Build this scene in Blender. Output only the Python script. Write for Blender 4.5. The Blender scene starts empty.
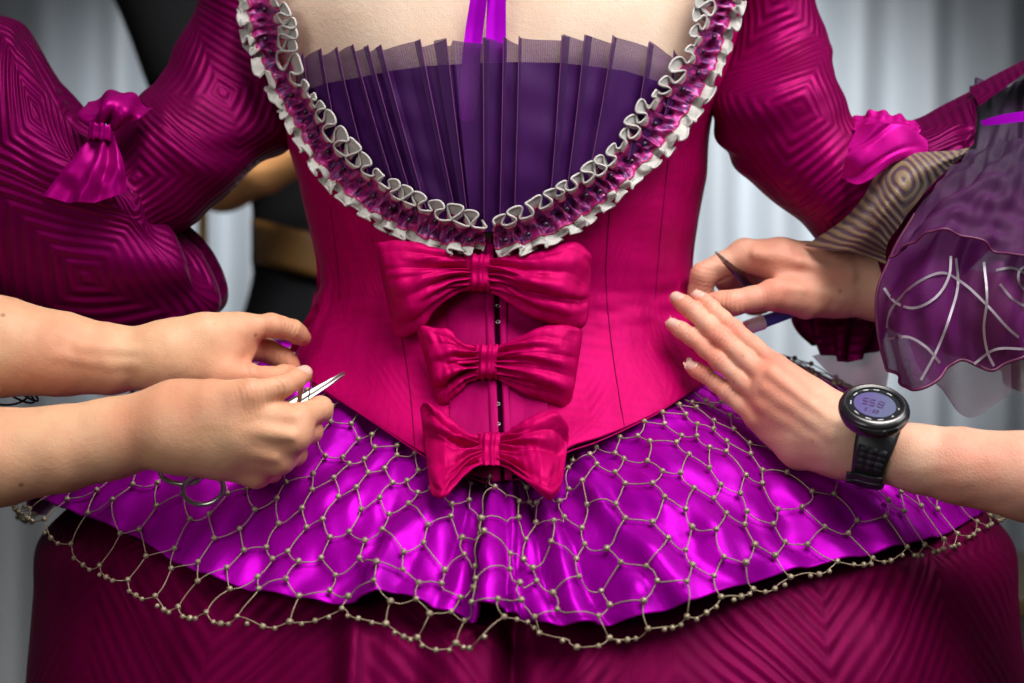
import bpy, bmesh, math, random
import numpy as np
from mathutils import Matrix, Vector
random.seed(4); rng = np.random.default_rng(7)
PI = math.pi
S = bpy.context.scene
COL = S.collection
# ------------------------------------------------------------------ camera
D, ZC, FPX, CX, CY = 1.30, 1.05, 1747.0, 512.0, 341.5
cam = bpy.data.cameras.new('camera'); camo = bpy.data.objects.new('camera', cam); COL.objects.link(camo)
camo.location = (0, -D, ZC); camo.rotation_euler = (PI/2, 0, 0)
cam.sensor_width = 36; cam.lens = FPX*36/1024; cam.clip_end = 60; cam.clip_start = 0.05
cam.dof.use_dof = True; cam.dof.focus_distance = D-0.14; cam.dof.aperture_fstop = 5.0
S.camera = camo

def P(p):
    """(px, py, depth) in the photograph -> world metres; depth is distance behind the wearer's waist plane."""
    p = np.asarray(p, float); k = (D+p[..., 2])/FPX
    return np.stack([(p[..., 0]-CX)*k, p[..., 2], ZC-(p[..., 1]-CY)*k], -1)
def unP(w):
    k = FPX/(D+w[..., 1])
    return np.stack([CX+w[..., 0]*k, CY-(w[..., 2]-ZC)*k, w[..., 1]], -1)

# ------------------------------------------------------------------ curves and noise
def _tang(p, s):
    d = np.diff(p, axis=0); h = np.diff(s).reshape((-1,)+(1,)*(p.ndim-1)); sl = d/h
    t = np.empty_like(p); t[0] = sl[0]; t[-1] = sl[-1]
    if len(p) > 2:
        t[1:-1] = (sl[:-1]*h[1:]+sl[1:]*h[:-1])/(h[1:]+h[:-1])
    return t
def spl(p, n=None, t=None, par=None):
    p = np.asarray(p, float)
    if par is None:
        d = np.linalg.norm(np.diff(p, axis=0), axis=-1)
        if d.ndim > 1: d = d.mean(axis=tuple(range(1, d.ndim)))
        s = np.concatenate([[0], np.cumsum(np.maximum(d, 1e-9))]); s /= s[-1]
    else: s = np.asarray(par, float)
    if t is None: t = np.linspace(0, 1, n)
    T = _tang(p, s); i = np.clip(np.searchsorted(s, t, side='right')-1, 0, len(s)-2)
    h = s[i+1]-s[i]; u = np.clip((t-s[i])/h, 0, 1)
    sh = (-1,)+(1,)*(p.ndim-1); u = u.reshape(sh); h = h.reshape(sh)
    return ((2*u**3-3*u**2+1)*p[i]+(u**3-2*u**2+u)*h*T[i]+(-2*u**3+3*u**2)*p[i+1]+(u**3-u**2)*h*T[i+1])
def tab(pts):
    a = np.array(pts, float); return lambda x: np.interp(x, a[:, 0], a[:, 1])
def stab(pts):
    a = np.array(pts, float); d = a[:, 0]
    return lambda x: spl(a[:, 1:], t=np.clip(np.asarray(x, float), d[0], d[-1]).ravel(), par=d).reshape(np.shape(x)+(a.shape[1]-1,))
def wav(x, y, seed, f=1.0, n=10):
    r = np.random.default_rng(seed); o = 0
    for k in range(n):
        a = r.uniform(0, 2*PI); q = f*r.uniform(.5, 1.9); o = o+np.sin((x*math.cos(a)+y*math.sin(a))*q*2*PI+r.uniform(0, 6.28))
    return o/math.sqrt(n)
def sst(a, b, x):
    t = np.clip((x-a)/(b-a), 0, 1); return t*t*(3-2*t)
def nrm(v): return v/np.maximum(np.linalg.norm(v, axis=-1, keepdims=True), 1e-12)

# ------------------------------------------------------------------ objects
def link(o, parent=None, label=None, cat=None, group=None, kind=None):
    if o.name not in COL.objects: COL.objects.link(o)
    if parent is not None:
        o.parent = parent; o.matrix_parent_inverse = Matrix.Translation(-Vector(ROOT.get(parent.name, (0, 0, 0))))
    for k, v in (('label', label), ('category', cat), ('group', group), ('kind', kind)):
        if v: o[k] = v
    return o
ROOT = {}
def thing(name, label, cat, loc, group=None):
    o = bpy.data.objects.new(name, None); o.location = loc; o.empty_display_size = .05
    link(o, None, label, cat, group); ROOT[o.name] = tuple(loc); return o
def mesh(name, V, F, mat, parent=None, uv=None, smooth=True, mats=None, midx=None, tint=None, **kw):
    V = np.asarray(V, float).reshape(-1, 3); m = bpy.data.meshes.new(name)
    if isinstance(F, np.ndarray):
        n, k = F.shape
        m.vertices.add(len(V)); m.vertices.foreach_set('co', V.ravel())
        m.loops.add(n*k); m.loops.foreach_set('vertex_index', F.ravel().astype(np.int32))
        m.polygons.add(n); m.polygons.foreach_set('loop_start', np.arange(0, n*k, k, dtype=np.int32))
        m.polygons.foreach_set('loop_total', np.full(n, k, np.int32)); m.update(calc_edges=True)
    else:
        m.from_pydata([tuple(v) for v in V], [], F)
    if uv is not None:
        l = m.uv_layers.new(name='UVMap'); idx = np.empty(len(m.loops), np.int32); m.loops.foreach_get('vertex_index', idx)
        l.data.foreach_set('uv', np.asarray(uv, float).reshape(-1, 2)[idx].ravel().astype(np.float32))
    if tint is not None:
        a = m.attributes.new('tint', 'FLOAT', 'POINT'); a.data.foreach_set('value', np.asarray(tint, np.float32))
    m.polygons.foreach_set('use_smooth', np.full(len(m.polygons), smooth))
    for q in (mats or [mat]): m.materials.append(q)
    if midx is not None: m.polygons.foreach_set('material_index', np.asarray(midx, np.int32))
    m.validate(); m.update()
    return link(bpy.data.objects.new(name, m), parent, **kw)
def gridF(nv, nu, closed=False):
    j = np.arange(nv-1)[:, None]; i = np.arange(nu if closed else nu-1)[None, :]; i2 = (i+1) % nu
    return np.stack([j*nu+i, j*nu+i2, (j+1)*nu+i2, (j+1)*nu+i], -1).reshape(-1, 4)
def metric(W, uc=False):
    du = np.linalg.norm(np.diff(W, axis=1), axis=-1).mean(0); dv = np.linalg.norm(np.diff(W, axis=0), axis=-1).mean(1)
    u = np.concatenate([[0], np.cumsum(du)]); v = np.concatenate([[0], np.cumsum(dv)])
    return np.broadcast_to(u[None, :], W.shape[:2]).copy(), np.broadcast_to(-v[:, None], W.shape[:2]).copy()
def normals(W, closed=False):
    if closed:
        X = np.concatenate([W[:, -1:], W, W[:, :1]], 1); du = (X[:, 2:]-X[:, :-2])
    else: du = np.gradient(W, axis=1)
    n = nrm(np.cross(du, np.gradient(W, axis=0)))
    if closed: s = np.sign((n*(W-W.mean(1, keepdims=True))).sum())
    else: s = -np.sign(n[..., 1].sum())
    return n*(s if s else 1)
def sheet(name, W, mat, parent=None, disp=None, closed=False, thick=0, keep=False, **kw):
    """a cloth surface from a (rows, columns, 3) grid, displaced along its normal by disp(U, V, u_metres, v_metres)"""
    nv, nu = W.shape[:2]; mu, mv = metric(W)
    if disp is not None:
        V, U = np.meshgrid(np.linspace(0, 1, nv), np.linspace(0, 1, nu), indexing='ij')
        W = W+normals(W, closed)*disp(U, V, mu, mv)[..., None]
    F = gridF(nv, nu, closed); N = normals(W, closed)
    e1 = W[0, 1]-W[0, 0]
    q = np.cross(W[:-1, 1:]-W[:-1, :-1], W[1:, :-1]-W[:-1, :-1])
    if (q*N[:-1, :-1]).sum() < 0: F = F[:, ::-1]
    o = mesh(name, W, F, mat, parent, uv=np.stack([mu, mv], -1), **kw)
    if thick:
        s = o.modifiers.new('thickness', 'SOLIDIFY'); s.thickness = thick; s.offset = -1
    return (o, W) if keep else o
def loft(rows, nu, nv):
    R = np.stack([spl(np.array(r, float), nu) for r in rows]); return spl(R, nv)
def patch(name, rows, nu, nv, mat, parent=None, disp=None, **kw):
    return sheet(name, P(loft(rows, nu, nv)), mat, parent, disp, **kw)
def tubegrid(rows, nu, nv, sq=1., sh=0.):
    """rows of (Lx, Ly, Rx, Ry, depth, half thickness m): a closed tube whose outline runs from L to R"""
    r = spl(np.array(rows, float), nv); ph = np.linspace(-PI, PI, nu, endpoint=False)[None, :]+sh
    L = P(np.stack([r[:, 0], r[:, 1], r[:, 4]], -1)); R = P(np.stack([r[:, 2], r[:, 3], r[:, 4]], -1))
    c = (L+R)/2; h = (R-L)/2; W = c[:, None]+h[:, None]*np.sin(ph)[..., None]
    W[..., 1] -= r[:, 5][:, None]*np.sign(np.cos(ph))*np.abs(np.cos(ph))**sq
    return W
def cords(paths, rad, sides=6, cap=True):
    """round cords along several polylines -> verts, faces"""
    VV = []; FF = []; o = 0
    for p in paths:
        p = np.asarray(p, float); n = len(p); r = np.broadcast_to(rad, (n,)) if np.ndim(rad) < 2 else rad
        t = nrm(np.gradient(p, axis=0)); a = np.array([0, -1., 0.1])
        s = nrm(np.cross(t, a)+1e-9); b = np.cross(s, t)
        th = np.linspace(0, 2*PI, sides, endpoint=False)
        V = p[:, None]+r[:, None, None]*(s[:, None]*np.cos(th)[None, :, None]+b[:, None]*np.sin(th)[None, :, None])
        VV.append(V.reshape(-1, 3)); FF.append(gridF(n, sides, True)+o); o += n*sides
    return np.concatenate(VV), np.concatenate(FF)
def cord(name, paths, rad, mat, parent=None, sides=6, **kw):
    V, F = cords(paths, rad, sides); return mesh(name, V, F[:, ::-1].copy(), mat, parent, **kw)
def ball(n=10, m=7):
    th = np.linspace(0, PI, m); ph = np.linspace(0, 2*PI, n, endpoint=False)
    V = np.stack([np.sin(th)[:, None]*np.cos(ph), np.sin(th)[:, None]*np.sin(ph), np.cos(th)[:, None]+0*ph], -1)
    return V.reshape(-1, 3), gridF(m, n, True)
def balls(cs, r, n=8, m=6):
    V, F = ball(n, m); cs = np.asarray(cs); r = np.broadcast_to(r, (len(cs),))
    return (cs[:, None]+V[None]*r[:, None, None]).reshape(-1, 3), (F[None]+(np.arange(len(cs))*len(V))[:, None, None]).reshape(-1, 4)
class MB:
    """collects boxes and lathed solids into one mesh"""
    def __init__(s): s.V = []; s.F = []
    def add(s, V, F):
        o = len(s.V); s.V += [tuple(v) for v in V]; s.F += [tuple(int(i)+o for i in f) for f in F]; return s
    def box(s, c, d, M=None):
        c = np.array(c, float); d = np.array(d, float)/2
        V = np.array([[x, y, z] for x in (-1, 1) for y in (-1, 1) for z in (-1, 1)])*d
        if M is not None: V = V@np.array(M).T
        return s.add(V+c, [(0, 1, 3, 2), (4, 6, 7, 5), (0, 4, 5, 1), (2, 3, 7, 6), (0, 2, 6, 4), (1, 5, 7, 3)])
    def lathe(s, prof, M=None, c=(0, 0, 0), n=48, sx=1, sy=1):
        ph = np.linspace(0, 2*PI, n, endpoint=False)
        V = np.array([[r*math.cos(a)*sx, r*math.sin(a)*sy, z] for r, z in prof for a in ph])
        if M is not None: V = V@np.array(M).T
        return s.add(V+np.array(c), gridF(len(prof), n, True))
    def build(s, name, mat, parent=None, smooth=False, bevel=0, **kw):
        o = mesh(name, s.V, s.F, mat, parent, smooth=smooth, **kw)
        if bevel:
            b = o.modifiers.new('bevel', 'BEVEL'); b.width = bevel; b.segments = 2; b.limit_method = 'ANGLE'
        return o

# ------------------------------------------------------------------ signed distance bodies
def cone(p, a, b, ra, rb):
    ba = b-a; l2 = (ba*ba).sum(); t = np.clip(((p-a)@ba)/max(l2, 1e-12), 0, 1)
    q = p-a-t[:, None]*ba
    return np.sqrt((q*q).sum(1))-(ra+(rb-ra)*t)
def smin(a, b, k):
    h = np.maximum(k-np.abs(a-b), 0)/k; return np.minimum(a, b)-h*h*k*.25
def toW(c):
    c = np.array(c, float); c3 = c[:, :3].copy(); c3[:, 2] *= .01
    return P(c3), c[:, 3]*(D+c3[:, 2])/FPX
class Flesh:
    """palm chains blend softly, every finger chain blends only into the palm, so fingers stay apart"""
    def __init__(s, palm, fingers=(), kp=.014, kf=.006, dents=(), ridges=()):
        s.ridges = [toW(c) for c in ridges]; s.palm = [toW(c) for c in palm]; s.fing = [toW(c) for c in fingers]; s.kp = kp; s.kf = kf; s.dents = dents
    def chain(s, p, c, k=None):
        W, r = c; d = None
        for i in range(len(W)-1):
            e = cone(p, W[i], W[i+1], r[i], r[i+1]); d = e if d is None else (np.minimum(d, e) if not k else smin(d, e, k))
        return d
    def __call__(s, p):
        d = None
        for c in s.palm:
            e = s.chain(p, c, .004); d = e if d is None else smin(d, e, s.kp)
        for c in s.ridges: d = smin(d, s.chain(p, c, .002), .005)
        o = d
        for c in s.fing:
            e = s.chain(p, c, .003); o = smin(o, smin(d, e, s.kf), .0012)
        for (q, r, k) in s.dents:
            e = r-np.linalg.norm(p-P(np.array(q)*np.array([1, 1, .01])), axis=1); o = np.maximum(o, e) if not k else -smin(-o, -e, k)
        return o
    def bounds(s):
        lo = np.min([(W-r[:, None]).min(0) for W, r in s.palm+s.fing], 0); hi = np.max([(W+r[:, None]).max(0) for W, r in s.palm+s.fing], 0)
        return lo-.006, hi+.006
    def hit(s, p, d, n=60):
        """sphere-trace points p along directions d onto the skin"""
        p = np.array(p, float); d = nrm(np.array(d, float))
        p0 = p
        for _ in range(n): p = p+d*(s(p)*.8)[:, None]
        far = np.linalg.norm(p-p0, axis=1); ok = far < .075
        return np.where(ok[:, None], p, p0+d*np.median(far[ok]) if ok.any() else p0)
def surfnet(f, lo, hi, h):
    ax = [np.arange(lo[i], hi[i]+h, h) for i in range(3)]; n = [len(a) for a in ax]
    vol = np.full(n, 1., np.float32); B = 10; nb = [-(-k//B) for k in n]
    bc = np.stack(np.meshgrid(*[np.arange(k) for k in nb], indexing='ij'), -1).reshape(-1, 3)
    fc = f(np.array(lo)+(bc*B+(B-1)/2)*h); lim = B*h*.5*1.75+.012
    act = []
    for b, q in zip(bc, fc):
        sl = tuple(slice(b[k]*B, min((b[k]+1)*B, n[k])) for k in range(3))
        if abs(q) > lim: vol[sl] = 1. if q > 0 else -1.
        else: act.append(sl)
    for a in range(0, len(act), 40):
        gs = [np.stack(np.meshgrid(*[ax[k][sl[k]] for k in range(3)], indexing='ij'), -1) for sl in act[a:a+40]]
        r = f(np.concatenate([g.reshape(-1, 3) for g in gs])); o = 0
        for sl, g in zip(act[a:a+40], gs): m = g[..., 0].size; vol[sl] = r[o:o+m].reshape(g.shape[:3]); o += m
    ins = vol < 0; c = np.zeros([k-1 for k in n], np.int8); offs = [(a, b, e) for a in (0, 1) for b in (0, 1) for e in (0, 1)]
    for a, b, e in offs: c += ins[a:n[0]-1+a, b:n[1]-1+b, e:n[2]-1+e]
    act = np.argwhere((c > 0) & (c < 8)); idx = np.full(c.shape, -1, np.int64); idx[tuple(act.T)] = np.arange(len(act))
    val = {o: vol[tuple((act+np.array(o)).T)] for o in offs}
    acc = np.zeros((len(act), 3)); cnt = np.zeros(len(act))
    for o in offs:
        for k in range(3):
            if o[k]: continue
            o2 = list(o); o2[k] = 1; a, b = val[o], val[tuple(o2)]; m = (a < 0) != (b < 0)
            t = np.where(m, a/np.where(m, a-b, 1), 0); q = np.tile(np.array(o, float), (len(act), 1)); q[:, k] = t
            acc += q*m[:, None]; cnt += m
    V = np.array(lo)+(act+acc/cnt[:, None])*h; F = []
    for k in range(3):
        o2 = [0, 0, 0]; o2[k] = 1; A = ins[:n[0]-o2[0], :n[1]-o2[1], :n[2]-o2[2]]; B = ins[o2[0]:, o2[1]:, o2[2]:]
        i, j = [q for q in range(3) if q != k]
        for sgn in (0, 1):
            e = np.argwhere((A & ~B) if sgn else (~A & B)); e = e[(e[:, i] > 0) & (e[:, j] > 0) & (e[:, i] < n[i]-1) & (e[:, j] < n[j]-1)]
            qs = []
            for di, dj in ((-1, -1), (0, -1), (0, 0), (-1, 0)):
                g = e.copy(); g[:, i] += di; g[:, j] += dj; qs.append(idx[tuple(g.T)])
            q = np.stack(qs, -1); 
            if (sgn == 1) == (k == 1): q = q[:, ::-1]
            F.append(q)
    return V, np.concatenate(F)
# ------------------------------------------------------------------ materials
class G:
    def __init__(s, name):
        s.m = bpy.data.materials.new(name); s.m.use_nodes = True; s.t = s.m.node_tree; s.t.nodes.clear()
        s.out = s.n('ShaderNodeOutputMaterial')
    def n(s, typ, **kw):
        o = s.t.nodes.new(typ)
        for k, v in kw.items(): setattr(o, k, v)
        return o
    def val(s, sock, v):
        if isinstance(v, bpy.types.NodeSocket): s.t.links.new(v, sock)
        elif isinstance(v, (tuple, list)) and len(v) == 3 and sock.type == 'RGBA': sock.default_value = (*v, 1)
        else: sock.default_value = v
    def math(s, op, a, b=0., c=0.):
        o = s.n('ShaderNodeMath', operation=op)
        for i, v in enumerate((a, b, c)): s.val(o.inputs[i], v)
        return o.outputs[0]
    def mix(s, f, a, b):
        o = s.n('ShaderNodeMix', data_type='RGBA'); s.val(o.inputs[0], f); s.val(o.inputs[6], a); s.val(o.inputs[7], b); return o.outputs[2]
    def ramp(s, f, a, b):
        o = s.n('ShaderNodeMapRange'); o.interpolation_type = 'SMOOTHSTEP'; s.val(o.inputs[0], f); o.inputs[1].default_value = a; o.inputs[2].default_value = b; return o.outputs[0]
    def coord(s, which='UV', scale=(1, 1, 1), rot=0, loc=(0, 0, 0)):
        c = s.n('ShaderNodeTexCoord'); mp = s.n('ShaderNodeMapping'); s.t.links.new(c.outputs[which], mp.inputs[0])
        mp.inputs['Scale'].default_value = scale; mp.inputs['Rotation'].default_value = (0, 0, rot); mp.inputs['Location'].default_value = loc
        return mp.outputs[0]
    def noise(s, vec, scale, detail=3, rough=.5, dist=0):
        o = s.n('ShaderNodeTexNoise'); s.val(o.inputs['Vector'], vec); o.inputs['Scale'].default_value = scale; o.inputs['Detail'].default_value = detail
        o.inputs['Roughness'].default_value = rough; o.inputs['Distortion'].default_value = dist; return o.outputs[0]
    def bump(s, h, dist, strength=1., nrm=None):
        o = s.n('ShaderNodeBump'); s.val(o.inputs['Height'], h); o.inputs['Distance'].default_value = dist; o.inputs['Strength'].default_value = strength
        if nrm is not None: s.val(o.inputs['Normal'], nrm)
        return o.outputs[0]
    def bsdf(s, **kw):
        o = s.n('ShaderNodeBsdfPrincipled')
        for k, v in kw.items(): s.val(o.inputs[k.replace('_', ' ')], v)
        return o
    def done(s, sh): s.t.links.new(sh.outputs[0] if hasattr(sh, 'outputs') else sh, s.out.inputs[0]); return s.m
def plain(name, col, rough=.5, metal=0., bump=0, bscale=400, **kw):
    g = G(name); v = g.coord('Object'); nz = g.noise(v, bscale*.25, 3)
    c = g.mix(nz, tuple(x*.8 for x in col), tuple(min(1, x*1.15) for x in col))
    if bump: kw['Normal'] = g.bump(g.noise(v, bscale, 3), bump)
    return g.done(g.bsdf(Base_Color=c, Roughness=rough, Metallic=metal, **kw))

def brocade(name, lo, hi, cw=.3, cell=.11, rings=9, rot=0, dist=.0012, metal=.25, rough=.42, off=(0, 0), warp=.05, sheen=.12, wr=.0009, diamond=False):
    """silk matelasse: rounded ridges in nested squares, weave and soft wrinkles"""
    g = G(name); uv = g.coord('UV', rot=rot, loc=(off[0], off[1], 0))
    nz = g.n('ShaderNodeTexNoise'); g.val(nz.inputs['Vector'], uv); nz.inputs['Scale'].default_value = 11; nz.inputs['Detail'].default_value = 0
    vm = g.n('ShaderNodeVectorMath', operation='MULTIPLY_ADD'); g.val(vm.inputs[0], nz.outputs['Color']); vm.inputs[1].default_value = (warp*cell*2,)*3; g.val(vm.inputs[2], uv)
    sc = g.n('ShaderNodeVectorMath', operation='SCALE'); g.val(sc.inputs[0], vm.outputs[0]); sc.inputs['Scale'].default_value = 1/cell
    sx = g.n('ShaderNodeSeparateXYZ'); g.val(sx.inputs[0], sc.outputs[0])
    x = sx.outputs[0]
    ax = g.math('ABSOLUTE', g.math('SUBTRACT', g.math('FRACT', x), .5)); ay = g.math('ABSOLUTE', g.math('SUBTRACT', g.math('FRACT', sx.outputs[1]), .5))
    d = g.math('SMOOTH_MAX', ax, ay, .04)
    rid = g.math('MULTIPLY_ADD', g.math('SINE', g.math('MULTIPLY', d, 2*PI*2*rings)), .5, .5)
    rid = g.math('MULTIPLY', rid, g.math('MULTIPLY_ADD', g.ramp(g.noise(uv, 9, 2), .35, .65), .75, .25))
    weave = g.noise(uv, 2600, 1)
    fine = g.noise(g.coord('UV', scale=(1, .25, 1), rot=rot), 60, 4, .55)
    col = g.mix(g.math('MULTIPLY_ADD', fine, 1-cw, g.math('MULTIPLY', rid, cw)), lo, hi)
    n1 = g.bump(fine, wr, 1.); n2 = g.bump(rid, dist, 1., n1); n3 = g.bump(weave, .00012, .6, n2)
    return g.done(g.bsdf(Base_Color=col, Roughness=rough, Metallic=metal, Normal=n3, Sheen_Weight=sheen, Sheen_Roughness=.4, Sheen_Tint=tuple(min(1, x*2.2) for x in hi), Specular_IOR_Level=.5, Specular_Tint=tuple(min(1, x*2.4+.02) for x in hi)))
def satin(name, lo, hi, rough=.36, metal=.45, wr=.002, wscale=30, stretch=(1, .35, 1), aniso=.0):
    g = G(name); uv = g.coord('UV', scale=stretch); f = g.noise(uv, wscale, 4, .5, .3); w = g.noise(g.coord('UV'), 2400, 1)
    n = g.bump(w, .0001, .5, g.bump(f, wr, 1.))
    return g.done(g.bsdf(Base_Color=g.mix(f, lo, hi), Roughness=rough, Metallic=metal, Normal=n, Sheen_Weight=0, Specular_IOR_Level=.5, Specular_Tint=tuple(min(1, x*1.7+.03) for x in hi), Anisotropic=aniso))
def sheer(name, col, alpha, rough=.5, moire=0, spec=.3, col2=None, vr=(0, -.2)):
    g = G(name); uv = g.coord('UV'); w = g.noise(uv, 900, 2)
    a = g.math('MULTIPLY_ADD', w, .25, alpha-.12)
    if moire:
        lw = g.n('ShaderNodeTexWave'); g.val(lw.inputs['Vector'], uv); lw.inputs['Scale'].default_value = 220; lw.inputs['Distortion'].default_value = 9; lw.inputs['Detail Scale'].default_value = .15
        a = g.math('MULTIPLY_ADD', lw.outputs['Fac'], moire, a)
    lay = g.n('ShaderNodeLayerWeight'); lay.inputs[0].default_value = .35
    a = g.math('MINIMUM', g.math('MULTIPLY_ADD', g.math('POWER', lay.outputs['Facing'], 2.), .5, a), .97)
    if col2: y = g.n('ShaderNodeSeparateXYZ'); g.val(y.inputs[0], uv); cc = g.mix(g.ramp(y.outputs[1], *vr), col, col2)
    else: cc = col
    b = g.bsdf(Base_Color=cc, Roughness=rough, Specular_IOR_Level=spec, Sheen_Weight=.1, Sheen_Tint=tuple(min(1, x*2) for x in (col2 or col)))
    t = g.n('ShaderNodeBsdfTransparent'); t.inputs[0].default_value = (1, 1, 1, 1)
    m = g.n('ShaderNodeMixShader'); g.val(m.inputs[0], a); g.t.links.new(t.outputs[0], m.inputs[1]); g.t.links.new(b.outputs[0], m.inputs[2])
    return g.done(m)
def skin(name, base, red, freck=.5):
    g = G(name); v = g.coord('Object'); n1 = g.noise(v, 55, 5, .6); n2 = g.noise(v, 14, 3)
    at = g.n('ShaderNodeAttribute', attribute_name='tint')
    c = g.mix(g.ramp(n1, .38, .68), base, tuple(b*.80+r*.20 for b, r in zip(base, red)))
    c = g.mix(g.math('MULTIPLY', g.ramp(n2, .4, .68), .5), c, red)
    c = g.mix(g.math('MULTIPLY', at.outputs['Fac'], .95), c, red)
    vo = g.n('ShaderNodeTexVoronoi'); g.val(vo.inputs['Vector'], v); vo.inputs['Scale'].default_value = 60
    sp = g.math('MULTIPLY', g.ramp(g.math('MULTIPLY', vo.outputs['Distance'], 1.), .14, .07), g.ramp(g.noise(v, 23, 1), .56, .64))
    c = g.mix(g.math('MULTIPLY', sp, freck), c, tuple(x*.35 for x in red))
    pore = g.n('ShaderNodeTexVoronoi'); g.val(pore.inputs['Vector'], v); pore.inputs['Scale'].default_value = 900
    wr = g.noise(g.coord('Object', scale=(1, 1, 1)), 260, 4, .6)
    b = g.bump(wr, .0005, .6, g.bump(pore.outputs['Distance'], .00018, .6, g.bump(g.noise(v, 40, 3), .0007, .6)))
    return g.done(g.bsdf(Base_Color=c, Roughness=g.math('MULTIPLY_ADD', n1, .22, .42), Normal=b, Subsurface_Weight=.12, Subsurface_Radius=(1., .35, .2), Subsurface_Scale=.004, Specular_IOR_Level=.32))

M = {}
M['bodice'] = brocade('bodice_silk', (.27, 0, .055), (.43, .0, .105), cell=.085, rings=5, rot=PI/4, cw=.25, warp=.05, dist=.00016, metal=.18, rough=.52, off=(.01, .02), wr=.0012)
M['placket'] = satin('placket_silk', (.19, 0, .05), (.28, 0, .08), .5, .25, .0008, 60)
M['bow'] = satin('bow_satin', (.28, 0, .052), (.43, .0, .094), .54, .25, .0020, 60)
M['seam'] = plain('seam_thread', (.15, 0, .035), .8, 0, Specular_IOR_Level=.05)
M['sleeve'] = brocade('sleeve_matelasse', (.06, 0, .022), (.14, 0, .054), warp=.07, cell=.10, rings=8, dist=.0008, metal=.35, rough=.40)  # left sleeve silk; dimmer light on that side darkened into the base colour
M['sleeve2'] = brocade('cuff_matelasse', (.055, 0, .022), (.15, 0, .064), warp=.07, cell=.115, rings=8, dist=.0016, metal=.35, rough=.40, off=(.03, .045))
M['pink'] = satin('pink_satin', (.36, 0, .15), (.50, .005, .24), .42, .3, .0012, 50)
M['purple'] = satin('purple_satin', (.17, 0, .185), (.38, .0, .37), .42, .42, .0040, 16, (1, .5, 1))
M['skirt'] = brocade('skirt_brocade', (.058, 0, .017), (.118, 0, .036), warp=.06, cw=.3, cell=.16, rings=8, rot=PI/4, dist=.0009, metal=.3, rough=.45)
def lining():
    g = G('gold_brown_lining'); uv = g.coord('UV', loc=(-.028, .055, 0), rot=.0)
    sx = g.n('ShaderNodeSeparateXYZ'); g.val(sx.inputs[0], uv)
    nz = g.noise(g.coord('UV'), 30, 2); d = g.math('SMOOTH_MAX', g.math('ABSOLUTE', sx.outputs[0]), g.math('ABSOLUTE', g.math('MULTIPLY', sx.outputs[1], 1.35)), .01)
    d = g.math('MULTIPLY_ADD', nz, .012, d)
    r = g.math('MULTIPLY_ADD', g.math('SINE', g.math('MULTIPLY', d, 2*PI/.0075)), .5, .5)
    w = g.noise(g.coord('UV'), 900, 2)
    c = g.mix(g.ramp(g.math('MULTIPLY_ADD', w, .5, g.math('MULTIPLY', r, .75)), .45, .75), (.05, .015, .032), (.17, .105, .052))
    return g.done(g.bsdf(Base_Color=c, Roughness=.55, Normal=g.bump(w, .0005, .7, g.bump(r, .0008, .7)), Sheen_Weight=.2))
M['lining'] = lining()
M['organza'] = sheer('purple_organza', (.05, .007, .085), .68, .5, .12, .15)
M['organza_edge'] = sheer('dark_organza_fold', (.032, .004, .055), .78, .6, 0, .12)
M['panel_lining'] = satin('panel_lining', (.028, .003, .055), (.045, .005, .085), .8, .0, .0003, 40)
M['ruffle_sheer'] = sheer('cuff_organza', (.034, .016, .040), .88, .6, 0, .12, (.085, .007, .08), (-.10, -.19))
M['cuff_grey'] = sheer('grey_organza', (.42, .35, .42), .62, .5)
M['pale_pink'] = sheer('pale_pink_organza', (.62, .25, .42), .75, .4)
M['ruffle_dark'] = sheer('dark_cuff_organza', (.03, .013, .036), .72, .6, 0, .12, (.06, .010, .06), (-.02, -.08))
M['silver'] = satin('silver_satin', (.30, .31, .33), (.45, .46, .48), .35, .5)
M['trim'] = None
def trim():
    g = G('trim_ribbon'); v = g.coord('UV'); n = g.noise(v, 160, 2); k = g.noise(g.coord('UV', scale=(1, .05, 1)), 700, 1)
    c = g.mix(g.ramp(n, .38, .62), (.10, .012, .12), (.48, .02, .22)); c = g.mix(g.ramp(k, .55, .72), c, (.42, .20, .42))
    b = g.bsdf(Base_Color=c, Roughness=.33, Metallic=.25, Specular_IOR_Level=.5); t = g.n('ShaderNodeBsdfTransparent')
    m = g.n('ShaderNodeMixShader'); m.inputs[0].default_value = .9; g.t.links.new(t.outputs[0], m.inputs[1]); g.t.links.new(b.outputs[0], m.inputs[2])
    return g.done(m)
M['trim'] = trim()
M['white'] = plain('white_satin_edge', (.43, .41, .39), .7, 0, .0009, 220)
M['redthread'] = plain('red_edge_thread', (.42, .01, .10), .5)
M['ribbon'] = satin('violet_ribbon', (.30, 0, .42), (.46, .003, .62), .33, .3, .0003, 30)
M['net'] = plain('net_cord', (.25, .185, .12), .6, .1, .0003, 900)
M['bead'] = plain('bead_knot', (.27, .22, .145), .38, .4, .0007, 700)
M['jet'] = plain('jet_bead', (.03, .01, .03), .08, .3)
M['chest'] = skin('pale_skin', (.72, .55, .43), (.62, .41, .30), .08)
M['skinL'] = skin('fair_skin', (.60, .345, .205), (.55, .19, .11), .6)
M['skinR'] = skin('rosy_skin', (.62, .365, .255), (.60, .17, .115), .4)
M['skinB'] = skin('tan_skin', (.72, .36, .14), (.62, .27, .10), .1)
M['nail'] = plain('fingernail', (.66, .40, .33), .28, 0, Coat_Weight=.2)
M['steel'] = plain('polished_steel', (.46, .44, .43), .30, 1.)
M['darksteel'] = plain('dark_steel', (.22, .2, .2), .28, 1.)
M['rubber'] = plain('black_rubber', (.012, .013, .016), .45, 0, .0001, 900)
M['gloss'] = plain('black_resin', (.010, .011, .013), .22)
M['grey_paint'] = plain('grey_print', (.55, .55, .58), .4)
M['bluepl'] = plain('blue_plastic', (.06, .07, .42), .3)
M['whitepl'] = plain('white_plastic', (.72, .66, .68), .35)
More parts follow.
